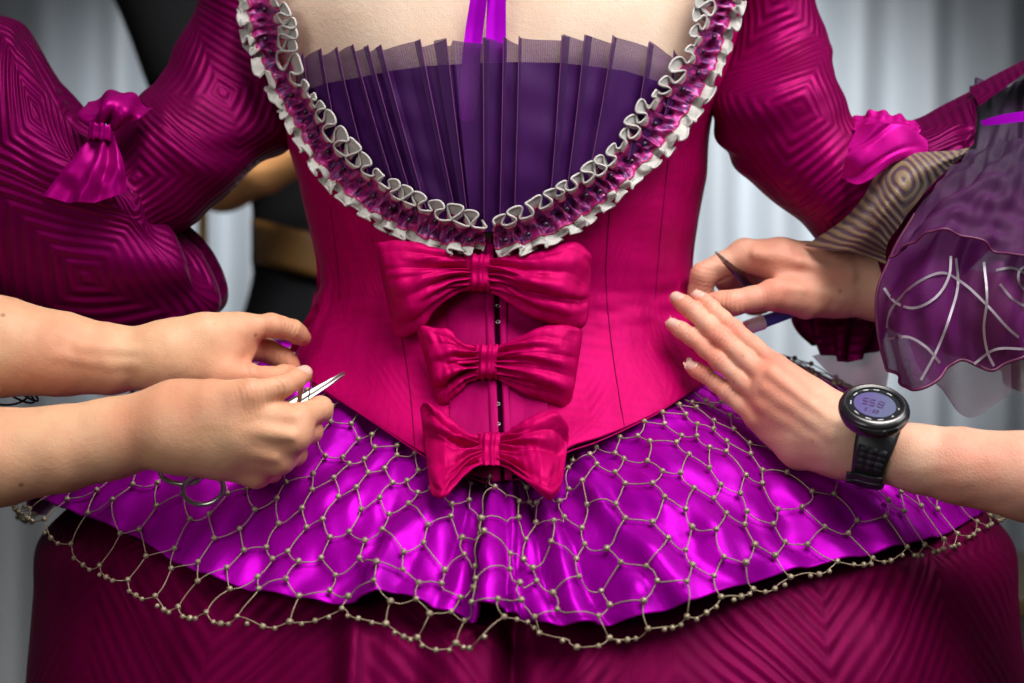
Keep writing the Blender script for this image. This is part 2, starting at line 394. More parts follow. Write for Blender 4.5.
M['black'] = plain('black_cloth', (.0045, .0045, .006), .9, 0, .0008, 200, Specular_IOR_Level=.15)
M['belt'] = plain('tan_belt_leather', (.16, .075, .016), .5, 0, .0005, 150)
M['wood'] = plain('brown_wood', (.10, .065, .02), .5, 0, .0004, 60)
M['gold'] = plain('gilded_wood', (.55, .30, .07), .45, .2)
M['cord'] = plain('black_cord', (.014, .012, .018), .6)
def drape():
    g = G('drape_cloth'); v = g.coord('UV'); n = g.noise(g.coord('UV', scale=(1, .06, 1)), 9, 3)
    return g.done(g.bsdf(Base_Color=g.mix(n, (.44, .48, .52), (.72, .76, .80)), Roughness=.8, Normal=g.bump(g.noise(v, 500, 2), .0006), Sheen_Weight=.2))
M['drape'] = drape()
M['floor'] = plain('floor_boards', (.16, .12, .09), .5, 0, .0006, 40)
M['wall'] = plain('wall_plaster', (.5, .5, .5), .8, 0, .001, 60)
def lcd():
    g = G('watch_display'); v = g.coord('UV'); sx = g.n('ShaderNodeSeparateXYZ'); g.val(sx.inputs[0], v)
    c = g.mix(g.ramp(sx.outputs[0], -.010, .012), (.095, .075, .20), (.10, .11, .19))
    return g.done(g.bsdf(Base_Color=c, Roughness=.12, Emission_Color=c, Emission_Strength=.02, Coat_Weight=.5))
M['lcd'] = lcd()
M['digit'] = plain('display_digit', (.05, .008, .08), .4)
M['gap'] = plain('closure_gap_shade', (.012, .0, .006), .9, 0, Specular_IOR_Level=0.)
M['fold_edge'] = plain('fold_edge_thread', (.13, .015, .13), .6)
M['bow2'] = satin('sleeve_bow_satin', (.15, 0, .07), (.30, 0, .14), .36, .3, .0012, 45)
M['sleeve_r'] = brocade('right_sleeve_matelasse', (.12, 0, .036), (.24, 0, .082), warp=.07, cell=.11, rings=8, dist=.0008, metal=.35, rough=.40, off=(.02, .03))  # lighter copy of the sleeve silk, stronger light put into its colour
M['swirl'] = plain('silver_embroidery', (.31, .26, .32), .5, .3)
M['ruffle_hem'] = plain('dark_plum_hem', (.11, .008, .06), .5)
# ================================================================== the wearer of the gown
W0 = thing('person', 'person wearing the magenta and purple gown, seen from neck to hips between the fitters', 'person', (0, 0, 0))
_LR = stab([(-260, 455, 545, .05), (-170, 440, 560, .055), (-130, 330, 670, .075), (-60, 262, 728, .09), (0, 245, 742, .098), (60, 262, 730, .102), (120, 281, 711, .104),
            (180, 298, 706, .102), (230, 310, 697, .096), (290, 320, 690, .088), (312, 315, 694, .089), (345, 303, 703, .098), (370, 296, 713, .106),
            (420, 280, 735, .124), (490, 258, 758, .150)])
def body_row(py):
    a = _LR(py); return (a[..., 0]+a[..., 1])/2, (a[..., 1]-a[..., 0])/2, a[..., 2]
def bodyd(px, py):
    xc, hw, b = body_row(np.asarray(py, float)); t = np.clip((np.asarray(px, float)-xc)/hw, -1, 1)
    return -b*(1-np.abs(t)**2.3)**(1/2.1)
def on_body(px, py, off=0.):
    px = np.asarray(px, float); py = np.asarray(py, float)+0*px
    if 'BGRID' in globals(): d = BGRID(px, py)
    else: d = bodyd(px, py)
    return np.stack([px, py, d-off], -1)
def ringpts(ph, py, grow=1., off=0.):
    xc, hw, b = body_row(py); t = np.sin(ph); s = np.sign(np.cos(ph))
    d = -b*s*(np.maximum(1-np.abs(t)**2.3, 0))**(1/2.1)
    return np.stack([xc+hw*grow*t, py+0*t, d*grow-off], -1)

# -- body (skin)
ph = np.linspace(-PI, PI, 128, endpoint=False); pyr = np.concatenate([np.linspace(-260, 340, 90)])
Wb = P(ringpts(ph[None, :], pyr[:, None]+0*ph[None, :], .965))
sheet('body', Wb, M['chest'], W0, lambda U, V, a, b: .0006*wav(a, b, 5, 9)-.005*np.exp(-((U-.5)/.03)**2)+.006*np.exp(-((np.abs(U-.5)-.085)/.04)**2)*sst(.62, .4, V), closed=True)

# -- neckline curve (centre of the trim), inner and outer edges
NL = dict(c=[(261, -30), (261, 0), (268, 33), (275, 56), (286, 83), (304, 114), (318, 140), (342, 170), (372, 196), (411, 217), (450, 231), (485, 238)],
          i=[(283, -30), (285, 0), (294, 27), (289, 50), (302, 77), (324, 106), (338, 130), (364, 157), (393, 181), (424, 199), (456, 210), (485, 219)],
          o=[(236, -30), (237, 0), (244, 38), (254, 62), (268, 89), (282, 118), (297, 143), (318, 175), (346, 204), (390, 232), (436, 252), (484, 250)])
NR = dict(c=[(722, -30), (722, 0), (713, 33), (704, 58), (690, 83), (670, 108), (645, 141), (622, 168), (595, 191), (563, 212), (530, 228), (493, 240)],
          i=[(699, -30), (700, 0), (692, 33), (683, 52), (669, 75), (645, 98), (621, 134), (603, 157), (580, 172), (549, 190), (520, 209), (490, 219)],
          o=[(744, -30), (743, 0), (735, 30), (726, 62), (710, 95), (692, 126), (668, 153), (642, 178), (612, 204), (580, 230), (545, 246), (494, 256)])
nk = spl(NL['c'], 90); nk2 = spl(NR['c'], 90); nk = np.concatenate([nk, nk2[::-1]]); nk = nk[nk[:, 1] > -25]
_xc, _hw, _ = body_row(nk[:, 1]); nt = (nk[:, 0]-_xc)/_hw
o_ = np.argsort(nt); nt, ny = nt[o_], nk[o_, 1]
hemx = tab([(200, 366), (296, 370), (320, 388), (345, 405), (380, 428), (420, 455), (450, 472), (487, 484), (520, 480), (570, 452), (595, 444), (620, 433), (655, 416), (690, 393), (715, 372), (800, 368)])
NB, NPH = 170, 420
ph = np.linspace(-PI, PI, NPH, endpoint=False); tt = np.sin(ph); front = np.cos(ph) > 0
top = np.where(front, np.interp(tt, nt, ny, left=-70, right=-70), -70); top = np.where(np.abs(tt) > .962, -70, top)
bot = np.full(NPH, 370.)
for _ in range(6):
    xc, hw, b = body_row(bot); bot = np.where(front, hemx(xc+hw*tt), 326)
vv = np.linspace(0, 1, NB)[:, None]; pyg = top[None, :]*(1-vv)+bot[None, :]*vv
Gb = ringpts(np.broadcast_to(ph, pyg.shape), pyg)
def bod_disp(U, V, a, b):
    py = pyg; px = Gb[..., 0]
    w = np.exp(-((py-308)/26)**2)*(.35+sst(560, 640, px)+sst(420, 350, px))
    h = .0009*w*np.sin((py-290)*.30+(px-500)*.03+2.2*wav(px/160, py/160, 3, 1))*(.5+.5*wav(px/90, py/200, 13, 1))
    return h+.0007*wav(px/200, py/200, 9, 2.2)+.0095*sst(.68, 1.0, V)**1.3*(.4+.6*np.clip(np.cos((U-.5)*2*PI)*3, 0, 1))
bodice, Wbod = sheet('bodice', P(Gb), M['bodice'], W0, bod_disp, closed=True, keep=True, thick=.0015)
_bp = unP(Wbod); _bp = _bp[:, (np.cos(ph) > -.05)].reshape(-1, 3)
def BGRID(px, py):
    q = np.stack([px, py], -1).reshape(-1, 2); o = np.empty(len(q))
    for k in range(0, len(q), 400):
        dd = ((_bp[None, :, :2]-q[k:k+400, None])**2).sum(-1); ix = np.argpartition(dd, 4, axis=1)[:, :4]; w = 1/(np.take_along_axis(dd, ix, 1)+.05)
        o[k:k+400] = (_bp[ix, 2]*w).sum(1)/w.sum(1)
    return o.reshape(np.shape(px))
def strip(name, path, w, mat, parent, off, disp=None, n=120, m=9, **kw):
    """flat strip lying on the bodice along a path of pixels; w is its half width in pixels"""
    c = spl(np.array(path, float), n); t = nrm(np.gradient(c, axis=0)); q = np.stack([-t[:, 1], t[:, 0]], -1); a = np.linspace(-1, 1, m)
    g = c[:, None]+q[:, None]*a[None, :, None]*w; e = on_body(g[..., 0], g[..., 1], off)
    e[..., 2] -= .0006*(1-a[None, :]**6)
    return sheet(name, P(e), mat, parent, disp, **kw)
strip('placket', [(470, 240), (471, 330), (473, 410), (477, 476)], 23, M['placket'], bodice, .0022)
strip('placket', [(523, 244), (524, 330), (526, 410), (528, 474)], 22, M['placket'], bodice, .0022)
strip('gap_shade_strip', [(496, 236), (497, 330), (500, 410), (503, 482)], 5, M['gap'], bodice, .0032)  # dark strip standing in for the shade inside the closure gap
strip('placket_edge', [(489.5, 244), (490.5, 330), (493.5, 410), (496.5, 481)], 4.2, M['placket'], bodice, .0046)
strip('placket_edge', [(503.5, 244), (503.5, 330), (506.5, 410), (508.5, 480)], 3.6, M['placket'], bodice, .0046)
for y in (306, 322, 404, 424): 
    a = np.linspace(0, 2*PI, 14); e = on_body(498+2.0*np.cos(a), y+1.5*np.sin(a), .0042); cord('hook', [P(e)], .0006, M['darksteel'], bodice, 5)
for pth in ([(372, 238), (392, 300), (404, 350), (411, 400), (415, 450)], [(610, 205), (606, 280), (611, 340), (619, 395), (625, 430)], [(330, 205), (338, 270), (340, 300)], [(668, 160), (660, 240), (655, 300)]):
    for k in (0,):
        c = spl(np.array(pth, float)+np.array([k, 0]), 60); cord('seam', [P(on_body(c[:, 0], c[:, 1], .0001))], .00045, M['seam'], bodice, 5)
c = np.array([(x, hemx(x)-1) for x in np.linspace(298, 712, 160)]); cord('hem_piping', [P(on_body(c[:, 0], c[:, 1], .001))], .0006, M['placket'], bodice, 6)
# open seam the fitter pinches at the side
patch('seam_allowance', [[(321, 306, -.02), (314, 318, -.045), (303, 338, -.052), (296, 352, -.048)], [(316, 303, -.03), (306, 318, -.062), (295, 338, -.066), (289, 352, -.06)]], 30, 8, M['placket'], bodice)

# -- ruffled trim
def ruffle(E, seed, lam=19.):
    r = np.random.default_rng(seed); ns = 720
    c, i, o = (spl(np.array(E[k], float), ns) for k in 'cio')
    L = np.concatenate([[0], np.cumsum(np.linalg.norm(np.diff(c, axis=0), axis=1))])
    la = lam*(1+.34*wav(L/45, 0*L, seed, .8, 5)*.7); th = 2*PI*np.concatenate([[0], np.cumsum(np.diff(L)/np.maximum(la[1:], 8))])
    th2 = 2*PI*np.concatenate([[0], np.cumsum(np.diff(L)/np.maximum(la[1:]*1.12, 8))])+1
    p_ = None; am = np.clip(1+.6*wav(L/32, L*0, seed+1, .8, 5)*.7, .35, 1.7)
    t = nrm(np.gradient(c, axis=0)); ni, no = i-c, o-c
    vs = np.concatenate([np.linspace(-1, -.60, 8), np.linspace(-.60, .58, 18), np.linspace(.58, 1, 8)])
    base = bodyd(c[:, 0], c[:, 1]); R = []
    for v in vs:
        a = abs(v); g = a**1.1
        if v < 0:
            p = c+ni*(a*.80)+(nrm(ni)*(6.4*np.cos(th)*am)[:, None]+t*(4.0*np.sin(2*th)*am)[:, None])*g
            p = p+1.1*a*np.stack([wav(L/9, v*2+0*L, seed+3, 1, 5), wav(L/9, v*2+0*L, seed+4, 1, 5)], -1); h = .008+.0105*a+.0015*np.sin(th)*a
        else:
            sq = np.tanh(2.2*np.sin(th2+.8*wav(L/30, v+0*L, seed+6, 1, 4)))
            p = c+no*(a*.96)+(nrm(no)*(2.2*np.cos(th2)*am)[:, None]+t*(3.8*np.sin(2*th2)*am)[:, None])*g
            p = p+1.3*a*np.stack([wav(L/8, v*1.5+0*L, seed+7, 1, 5), wav(L/8, v*1.5+0*L, seed+8, 1, 5)], -1); h = .008+.001*a+.0042*g*sq*np.clip(am, .5, 1.4)
        cen = np.exp(-(v/.3)**2); h = h+.0036*cen*np.sin(th*1.5+v*4+.7*np.sin(th*.37))-.001*cen
        R.append(np.concatenate([p, (np.minimum(base, bodyd(p[:, 0], p[:, 1]))-h)[:, None]], 1))
    R = np.array(R); W = P(R)
    T = sheet('neckline_ruffle', W[7:27], M['trim'], W0)
    for a, b in ((0, 8), (26, 34)): sheet('white_edge', W[a:b], M['white'], T)
    for k in (0, 33): cord('piping', [W[k]], .00085, M['white'], T, 6)
    for k in (7, 26): cord('edge_thread', [W[k]+np.array([0, -.0006, 0])], .00055, M['redthread'], T, 4)
    first = None
    for s in np.linspace(.06, .97, 17):
        j = int(s*(ns-1)); q = c[j]+r.uniform(-5, 5, 2); w = P(np.array([q[0], q[1], base[j]-.0135]))
        if first is None:
            V, F = ball(14, 9); first = mesh('jet_bead', V*.0021, F[:, ::-1].copy(), M['jet'], T); bo = first
        else: bo = first.copy(); COL.objects.link(bo); bo.parent = T
        bo.location = w
    return T
ruffle(NL, 11); ruffle(NR, 23)

# -- organza modesty panel: pleats over an opaque lining
pt = [(296, 62), (303, 57), (321, 52), (337, 51), (353, 48), (381, 49), (420, 43), (483, 42), (519, 40), (562, 39), (613, 39), (649, 46), (674, 54), (682, 62)]
pb = [(300, 110), (318, 135), (345, 168), (372, 188), (400, 206), (429, 219), (458, 226), (484, 232), (514, 228), (549, 216), (585, 196), (628, 160), (664, 118), (676, 100)]
PU = np.linspace(0, 1, len(pt)); us = np.linspace(0, 1, 560)
tp, bt = spl(np.array(pt, float), t=us, par=PU), spl(np.array(pb, float), t=us, par=PU)
def panel_grid(v0, v1, nv, off):
    v = np.linspace(v0, v1, nv)[:, None, None]; g = tp[None]*(1-v)+bt[None]*v
    bow_ = .06*np.sin(v[..., 0]*PI)*(us[None, :]-.5)*60; g[..., 0] += bow_
    return np.concatenate([g, (bodyd(g[..., 0], g[..., 1])-off)[..., None]], -1)
edges = np.array(sorted([PU[k] for k in range(1, len(PU)-1)]+[PU[k]+(PU[k+1]-PU[k])*f for k, f in ((4, .6), (6, .42), (7, .55), (9, .45))]))
nearest = np.searchsorted(edges, us); e0 = np.concatenate([[0], edges, [1]])
fr = (us-e0[nearest])/np.maximum(e0[nearest+1]-e0[nearest], 1e-6)
rise = np.where(us < .5, fr, 1-fr)
saw = (.001+.0050*rise**1.4+.0012*np.abs(np.sin(us*61+2*np.sin(us*17)))*(1-rise))
G1 = panel_grid(0, 1, 70, .0055); vq = np.linspace(0, 1, 70)
Gd = G1.copy(); Gd[..., 2] -= saw[None, :]*(.9+.3*np.sin(vq*3))[:, None]+.0007*wav(us[None, :]*6, vq[:, None]*2, 8, 1.2)
Gd[..., 1] += (3.0-7.0*rise**1.3+1.5*np.sin(us*43))[None, :]*(1-vq)[:, None]**4
panel = sheet('organza_panel', P(Gd), M['organza'], W0)
def top_lin(x): return np.interp(x, [296, 322, 384, 422, 483, 519, 563, 601, 631, 682], [92, 83, 71, 66, 63, 62, 63, 67, 71, 88])
G2 = panel_grid(0, 1, 70, .0040); y0 = top_lin(G2[0, :, 0])
f = (y0-tp[:, 1])/(bt[:, 1]-tp[:, 1]); G2 = []
for v in np.linspace(0, 1, 60):
    q = f+(1-f)*v; g = tp*(1-q[:, None])+bt*q[:, None]; g[:, 0] += .06*np.sin(q*PI)*(us-.5)*60
    G2.append(np.concatenate([g, (bodyd(g[:, 0], g[:, 1])-.0035-.0010*rise)[:, None]], 1))
sheet('panel_lining', P(np.array(G2)), M['panel_lining'], panel)
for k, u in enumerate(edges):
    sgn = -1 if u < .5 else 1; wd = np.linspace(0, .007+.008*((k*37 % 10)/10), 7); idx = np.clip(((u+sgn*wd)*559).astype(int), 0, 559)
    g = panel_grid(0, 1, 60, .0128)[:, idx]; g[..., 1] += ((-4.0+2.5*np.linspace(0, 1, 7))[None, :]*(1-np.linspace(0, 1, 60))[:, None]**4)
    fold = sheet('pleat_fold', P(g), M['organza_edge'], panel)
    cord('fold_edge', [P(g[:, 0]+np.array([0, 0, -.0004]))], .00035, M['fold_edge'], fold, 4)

# -- the two ribbon ends at the nape
def ribbon(rows):
    return patch('nape_ribbon', [[(x, y, float(bodyd(x, y))-o-(.0012 if k == 1 else 0)) for k, (x, y) in enumerate(r)] for r, o in rows], 12, 60, M['ribbon'], W0)
ribbon([([(473, -40), (480, -40), (489, -40)], .022), ([(470, 0), (478, 0), (487, 0)], .013), ([(465, 32), (474, 32), (483, 32)], .0065), ([(463, 50), (472, 50), (481, 50)], .0046), ([(460, 85), (470, 86), (479, 86)], .0046), ([(458, 118), (466, 122), (474, 120)], .0046)])
ribbon([([(488, -40), (497, -40), (507, -40)], .016), ([(487, 0), (497, 0), (506, 0)], .009), ([(486, 34), (496, 34), (506, 34)], .0044), ([(486, 50), (496, 50), (506, 50)], .0034), ([(486, 62), (496, 63), (506, 62)], .0032)])

# -- bows down the closure
def loop(rows, seed, nf=5, amp=.0042, lean=0):
    rows = [(*q[:5], q[5]*.78) for q in rows]; Wt = tubegrid(rows, 180, 90, 1.2)
    if lean: q = unP(Wt); q[..., 2] -= lean*sst(440, 500, q[..., 1]); Wt = P(q)
    mu, mv = metric(Wt)
    V, U = np.meshgrid(np.linspace(0, 1, 90), np.linspace(0, 1, 180), indexing='ij'); r = np.random.default_rng(seed)
    s = (U-.5)*2*PI; env = np.exp(-V*2.0)*(1-.5*np.exp(-V*14)); h = 0
    for k in range(nf+3):
        c = (-1.25+2.5*(k+r.uniform(.2, .8))/(nf+3)); wd = r.uniform(.05, .085); le = r.uniform(.28, .95); dr = r.uniform(-.5, .5)
        x_ = (s-c*(1-.25*V)-dr*(V-.15))/(wd+.13*V)
        h = h-amp*r.uniform(.8, 1.5)*np.exp(-np.abs(x_)**1.3)*np.exp(-(V/le)**2)+amp*.55*np.exp(-((x_-2.2)/1.3)**2)*np.exp(-(V/le)**2)
    for k in range(2):
        c = r.uniform(-.8, .8); h = h-.0035*np.exp(-np.abs((s-c*(1-.15*V))/(.07+.05*V))**1.2)*np.exp(-(V/1.25)**4)*sst(0, .2, V)
    h = h+.0020*np.sin(s*2.7+r.uniform(0, 6))*sst(.45, 1, V)+.0007*wav(U*2.2, V*1.4, seed, 1.1)+.00035*wav(U*7, V*4, seed+4, 1.2)
    h = h*sst(1.0, .9, V)
    return Wt+normals(Wt, True)*h[..., None]
def bow(knot, left, right, seed, lean=0):
    obs = []; VV = []; FF = []; UU = []; o = 0
    for k, rows in enumerate((left, right)):
        Wt = loop(rows, seed+k, lean=lean); mu, mv = metric(Wt); F = gridF(90, 180, True)
        N = normals(Wt, True); q = np.cross(Wt[:-1, 1:]-Wt[:-1, :-1], Wt[1:, :-1]-Wt[:-1, :-1])
        if (q*N[:-1, :-1]).sum() < 0: F = F[:, ::-1]
        VV.append(Wt.reshape(-1, 3)); FF.append(F+o); UU.append(np.stack([mv, mu], -1).reshape(-1, 2)); o += Wt.shape[0]*Wt.shape[1]
    B = mesh('bow', np.concatenate(VV), np.concatenate(FF), M['bow'], W0, uv=np.concatenate(UU))
    x0, x1, y0, y1, d = knot
    Wk = tubegrid([(x0, y0+2, x1, y0+2, d, .004), (x0, y0, x1, y0, d, .0065), (x0-.5, y0+3, x1+.5, y0+3, d, .0095), (x0, (y0+y1)/2, x1, (y0+y1)/2, d, .0105), (x0-.5, y1-3, x1+.5, y1-3, d, .0095), (x0, y1, x1, y1, d, .006), (x0, y1-2, x1, y1-2, d, .003)], 120, 60)
    if lean: q = unP(Wk); q[..., 2] -= lean*sst(440, 500, q[..., 1]); Wk = P(q)
    sheet('knot', Wk, M['bow'], B, lambda U, V, a, b: .0006*np.cos(U*2*PI*11+1.5*np.sin(V*3))+.0003*wav(U*3, V, seed, 1), closed=True)
    return B
db = lambda y, o: float(bodyd(495., y))-o
bow((465, 493, 255, 291, db(272, .009)),
    [(470, 259, 470, 288, db(272, .010), .009), (458, 255, 456, 293, db(272, .012), .012), (440, 248, 436, 308, db(272, .014), .017), (412, 241, 420, 327, db(270, .014), .020), (388, 239, 406, 336, db(270, .012), .015), (378, 241, 398, 336, db(270, .009), .008), (374, 243, 394, 334, db(270, .006), .001)],
    [(488, 259, 488, 289, db(272, .010), .009), (500, 257, 500, 294, db(272, .012), .012), (522, 255, 522, 311, db(272, .014), .018), (552, 249, 555, 325, db(270, .014), .021), (574, 246, 574, 330, db(270, .012), .016), (586, 256, 584, 326, db(270, .009), .009), (591, 268, 589, 315, db(270, .006), .001)], 31)
bow((474, 501, 345, 379, db(362, .008)),
    [(478, 349, 478, 376, db(362, .010), .008), (466, 344, 466, 382, db(362, .010), .011), (452, 334, 456, 394, db(362, .011), .014), (437, 328, 447, 404, db(360, .011), .015), (424, 328, 440, 407, db(360, .009), .010), (417, 331, 437, 405, db(360, .006), .001)],
    [(496, 349, 496, 376, db(362, .010), .008), (508, 342, 508, 383, db(362, .011), .012), (528, 331, 528, 396, db(362, .013), .017), (552, 326, 548, 406, db(360, .012), .019), (572, 326, 564, 414, db(360, .010), .014), (580, 329, 568, 414, db(360, .007), .007), (583, 333, 571, 410, db(360, .005), .001)], 47)
bow((478, 503, 433, 465, db(448, .010)),
    [(482, 437, 482, 463, db(448, .012), .008), (470, 433, 470, 468, db(448, .013), .012), (455, 423, 456, 484, db(448, .014), .016), (438, 408, 446, 497, db(448, .013), .017), (428, 403, 438, 499, db(448, .012), .011), (423, 404, 433, 496, db(448, .009), .006), (420, 408, 430, 490, db(448, .006), .001)],
    [(498, 437, 498, 463, db(448, .012), .008), (510, 431, 510, 468, db(448, .013), .012), (526, 421, 526, 482, db(448, .014), .017), (544, 414, 542, 494, db(448, .013), .017), (556, 414, 550, 499, db(448, .012), .011), (563, 422, 556, 494, db(448, .009), .006), (569, 436, 562, 484, db(448, .006), .001)], 59, .05)

# ------------------------------------------------------------------ skirt
sk = tubegrid([(190, 490, 850, 490, .01, .10), (70, 508, 980, 508, .01, .165), (47, 535, 1003, 535, .01, .200), (44, 585, 1007, 585, .01, .229), (40, 640, 1012, 640, .01, .252), (36, 700, 1017, 700, .01, .262), (-10, 1000, 1062, 1000, .01, .31), (-80, 1400, 1130, 1400, .01, .34), (-130, 1752, 1180, 1752, .01, .36)], 700, 330, .86)
sk[..., 1] = .01+(sk[..., 1]-.01)*1.0
def sk_disp(U, V, a, b):
    x = (U-.5)*2*PI; px = 526+485*np.sin(x); h = .003*wav(x*1.3, V*.6, 3, .9)
    fr = np.cos(x) > 0
    for c, w, q in ((382, 10, .010), (512, 9, -.014), (470, 30, .006), (440, 14, -.004), (570, 16, .005), (690, 26, -.004), (250, 30, .004), (840, 40, .004)):
        cc = c+(V-.2)*30*(1 if c < 512 else -1); h = h+np.where(fr, q*np.exp(-((px-cc)/w)**2), 0)
    h = h+np.where(fr, .008*(sst(378, 388, px)-sst(505, 515, px)), 0)
    return h*sst(575, 650, unP(sk)[..., 1])
skirt = sheet('skirt', sk, M['skirt'], W0, sk_disp, closed=True)

# ------------------------------------------------------------------ overskirt (peplum) and its bead net
hemy = stab([(15, 506), (27, 509), (60, 526), (96, 543), (168, 580), (205, 590), (291, 599), (345, 596), (382, 592), (440, 609), (475, 609), (505, 606), (535, 616), (568, 624), (608, 622), (675, 611), (701, 604), (742, 588), (811, 568), (893, 555), (948, 541), (985, 521), (1000, 514)])
exty = tab([(15, 5), (60, 20), (100, 30), (200, 34), (290, 28), (345, 18), (382, 38), (440, 40), (475, 38), (500, 16), (520, 14), (568, 20), (608, 22), (675, 14), (740, 11), (900, 8), (992, 7)])
def over(ph, s, full=True):
    """ph: angle round the wearer (0 = towards the camera), s: 0 at the bodice hem .. 1 at the net's hem"""
    t = np.sin(ph); c = np.cos(ph)
    pin = hemx(505+205*t)-24*np.clip(c*3, 0, 1)-6-36*sst(.30, -.05, c)
    xc, hw, b = body_row(pin); xin = xc+hw*t*.95; din = np.where(c > 0, -1, 1)*b*(np.maximum(1-np.abs(t)**2.3, 0))**(1/2.1)*.93
    xo = 507.5+492.5*t; yo = hemy(xo)[..., 0]+exty(xo); yo = np.where(c < 0, 516, yo)
    do = -.262*np.sign(c)*np.abs(c)**.85+.01
    e = np.abs(t)**1.5
    x = xin+(xo-xin)*(s**(1-.12*e)); y = pin+(yo-pin)*(s-(.20*e)*np.sin(s*PI)*.9); q = np.clip(s, 0, 1)**(1.2)*e+(1-e)*np.sin(np.clip(s, 0, 1)*PI/2)**1.35
    d = din+(do-din)*q
    return np.stack([x, y, d], -1)
NS, NP = 150, 760
phg = np.linspace(-PI, PI, NP, endpoint=False); sg = np.linspace(0, 1, NS)
OG = over(phg[None, :]+0*sg[:, None], sg[:, None]+0*phg[None, :]); OW = P(OG); ON = normals(OW, True)
def over_disp(PH, SS):
    px = 507.5+492.5*np.sin(PH); c = np.exp(-((PH-.02)/.20)**2)*(np.cos(PH) > 0)
    env = sst(0, .12, SS)*(.45+.55*SS)
    fz = np.cos((PH-.005)*40+1.2*np.sin(SS*2.2)+.8*wav(PH*4, SS, 31, 1, 4)); h = .012*c*np.sign(fz)*np.abs(fz)**.7+.0055*np.cos(PH*27+2*SS+wav(PH*3, SS, 33, 1, 4))*np.exp(-((PH+.34)/.3)**2)
    h = h-.016*np.exp(-((px-503-6*SS)/7)**2)*(np.cos(PH) > 0)
    for x0, x1, dp, wd in ((474, 462, .013, 6), (452, 418, .009, 8), (428, 362, .004, 11), (519, 534, .012, 6), (540, 572, .012, 7), (560, 628, .012, 10), (400, 290, .005, 14), (600, 760, .005, 16), (330, 190, .005, 14), (660, 850, .004, 15)):
        xc_ = x0+(x1-x0)*SS**1.1; h = h-dp*np.exp(-np.abs((px-xc_)/(wd*(.5+.9*SS)))**1.6)*(np.cos(PH) > 0)
    h = h+.004*c
    # the big overlapping fold on the right
    f0 = .16+.22*SS; h = h+.013*(np.cos(PH) > 0)*sst(f0-.02, f0+.03, PH)*np.exp(-np.maximum(PH-f0-.03, 0)*3.5)*sst(.05, .3, SS)
    h = h+.0055*wav(PH*1.15, SS*.75, 21, 1.3)+.0032*wav(PH*3, SS*1.3+PH, 22, 1.5)+.0014*wav(PH*6, SS*3-PH*1.5, 25, 1.5)
    return h*env
DISP = over_disp(phg[None, :]+0*sg[:, None], sg[:, None]+0*phg[None, :]); OD = OW+ON*DISP[..., None]
kw = np.hanning(23); kw /= kw.sum(); BL = np.stack([np.convolve(np.concatenate([r_[-11:], r_, r_[:11]]), kw, 'valid') for r_ in DISP]); OD2 = OW+ON*np.maximum(BL-.001, DISP)[..., None]
def samp(grid, ph, s):
    i = (np.asarray(ph)+PI)/(2*PI)*NP; j = np.clip(np.asarray(s), 0, 1)*(NS-1); i0 = np.floor(i).astype(int); j0 = np.minimum(np.floor(j).astype(int), NS-2); a = (i-i0)[..., None]; b = (j-j0)[..., None]
    i1 = (i0+1) % NP; i0 = i0 % NP
    return grid[j0, i0]*(1-a)*(1-b)+grid[j0, i1]*a*(1-b)+grid[j0+1, i0]*(1-a)*b+grid[j0+1, i1]*a*b
_x = 507.5+492.5*np.sin(phg); _yo = OG[-1, :, 1]; _yi = OG[0, :, 1]; smax = 1-exty(_x)/np.maximum(_yo-_yi, 1); smax = np.where(np.cos(phg) > 0, smax, .96)
SP = np.broadcast_to(phg, (NS, NP)); SSg = sg[:, None]*smax[None, :]
overskirt = sheet('overskirt', samp(OD, SP, SSg), M['purple'], W0, closed=True, thick=.0014)
mn = normals(OD2, True)
def onet(ph, s, off=.0035): s = np.asarray(s, float); return samp(OD2, ph, s)+samp(mn, ph, s)*(off*sst(.0, .16, s))[..., None]
NI = 70; step = 2*PI/ (2*NI)*1.0; rowsn = 8; node = {}; rr = np.random.default_rng(5)
for j in range(rowsn):
    for i in range(-39, 40):
        a = i*step*1.02; sgn = 1 if (i+j) % 2 == 0 else -1
        s = (j+.35+.20*sgn)/(rowsn-.55) if j < rowsn-1 else 1-.012*(1-sgn)
        a2 = a+rr.uniform(-.13, .13)*step; s2 = s+rr.uniform(-.014, .014)*(j < rowsn-1)
        a2 += .02*math.sin(s*5+i*.5); node[i, j] = (a2, min(1, max(.005, s2)))
paths = []
def thread(A, B, sag=0):
    u = np.linspace(0, 1, 9); a = A[0]+(B[0]-A[0])*u; s = A[1]+(B[1]-A[1])*u
    k = rr.uniform(-1, 1)*.006; a = a+k*np.sin(u*PI); s = s+sag*np.sin(u*PI); w = onet(a, s, .0032); paths.append(w)
for (i, j), A in node.items():
    B = node.get((i+1, j))
    if B: thread(A, B, rr.uniform(-.004, .012))
    if (i+j) % 2 == 0:
        B = node.get((i, j+1))
        if B: thread(A, B)
net = cord('bead_net', paths, .00043, M['net'], W0, 5)
cs = np.array([onet(np.array(a), np.array(s), .0036) for a, s in node.values()]).reshape(-1, 3)
edge = [onet(np.array((node[i, rowsn-1][0]+node[i+1, rowsn-1][0])/2), np.array(1.), .0036) for i in range(-39, 39)]
vis = np.argsort(cs[:, 1]); r0 = None
V, F = ball(12, 9); V = V*(1+.10*np.sin(V[:, :1]*9)*np.sin(V[:, 2:]*11))
def bead(c, k=1.):
    global r0
    if r0 is None: r0 = mesh('bead', V*.0021, F[:, ::-1].copy(), M['bead'], net); o = r0
    else: o = r0.copy(); COL.objects.link(o); o.parent = net
    o.location = c; o.rotation_euler = (random.uniform(0, 6), random.uniform(0, 6), 0); o.scale = (k*random.uniform(.85, 1.1),)*3
for q in vis[:100]: bead(cs[q])
rest = np.concatenate([cs[vis[100:]], np.array(edge).reshape(-1, 3)])
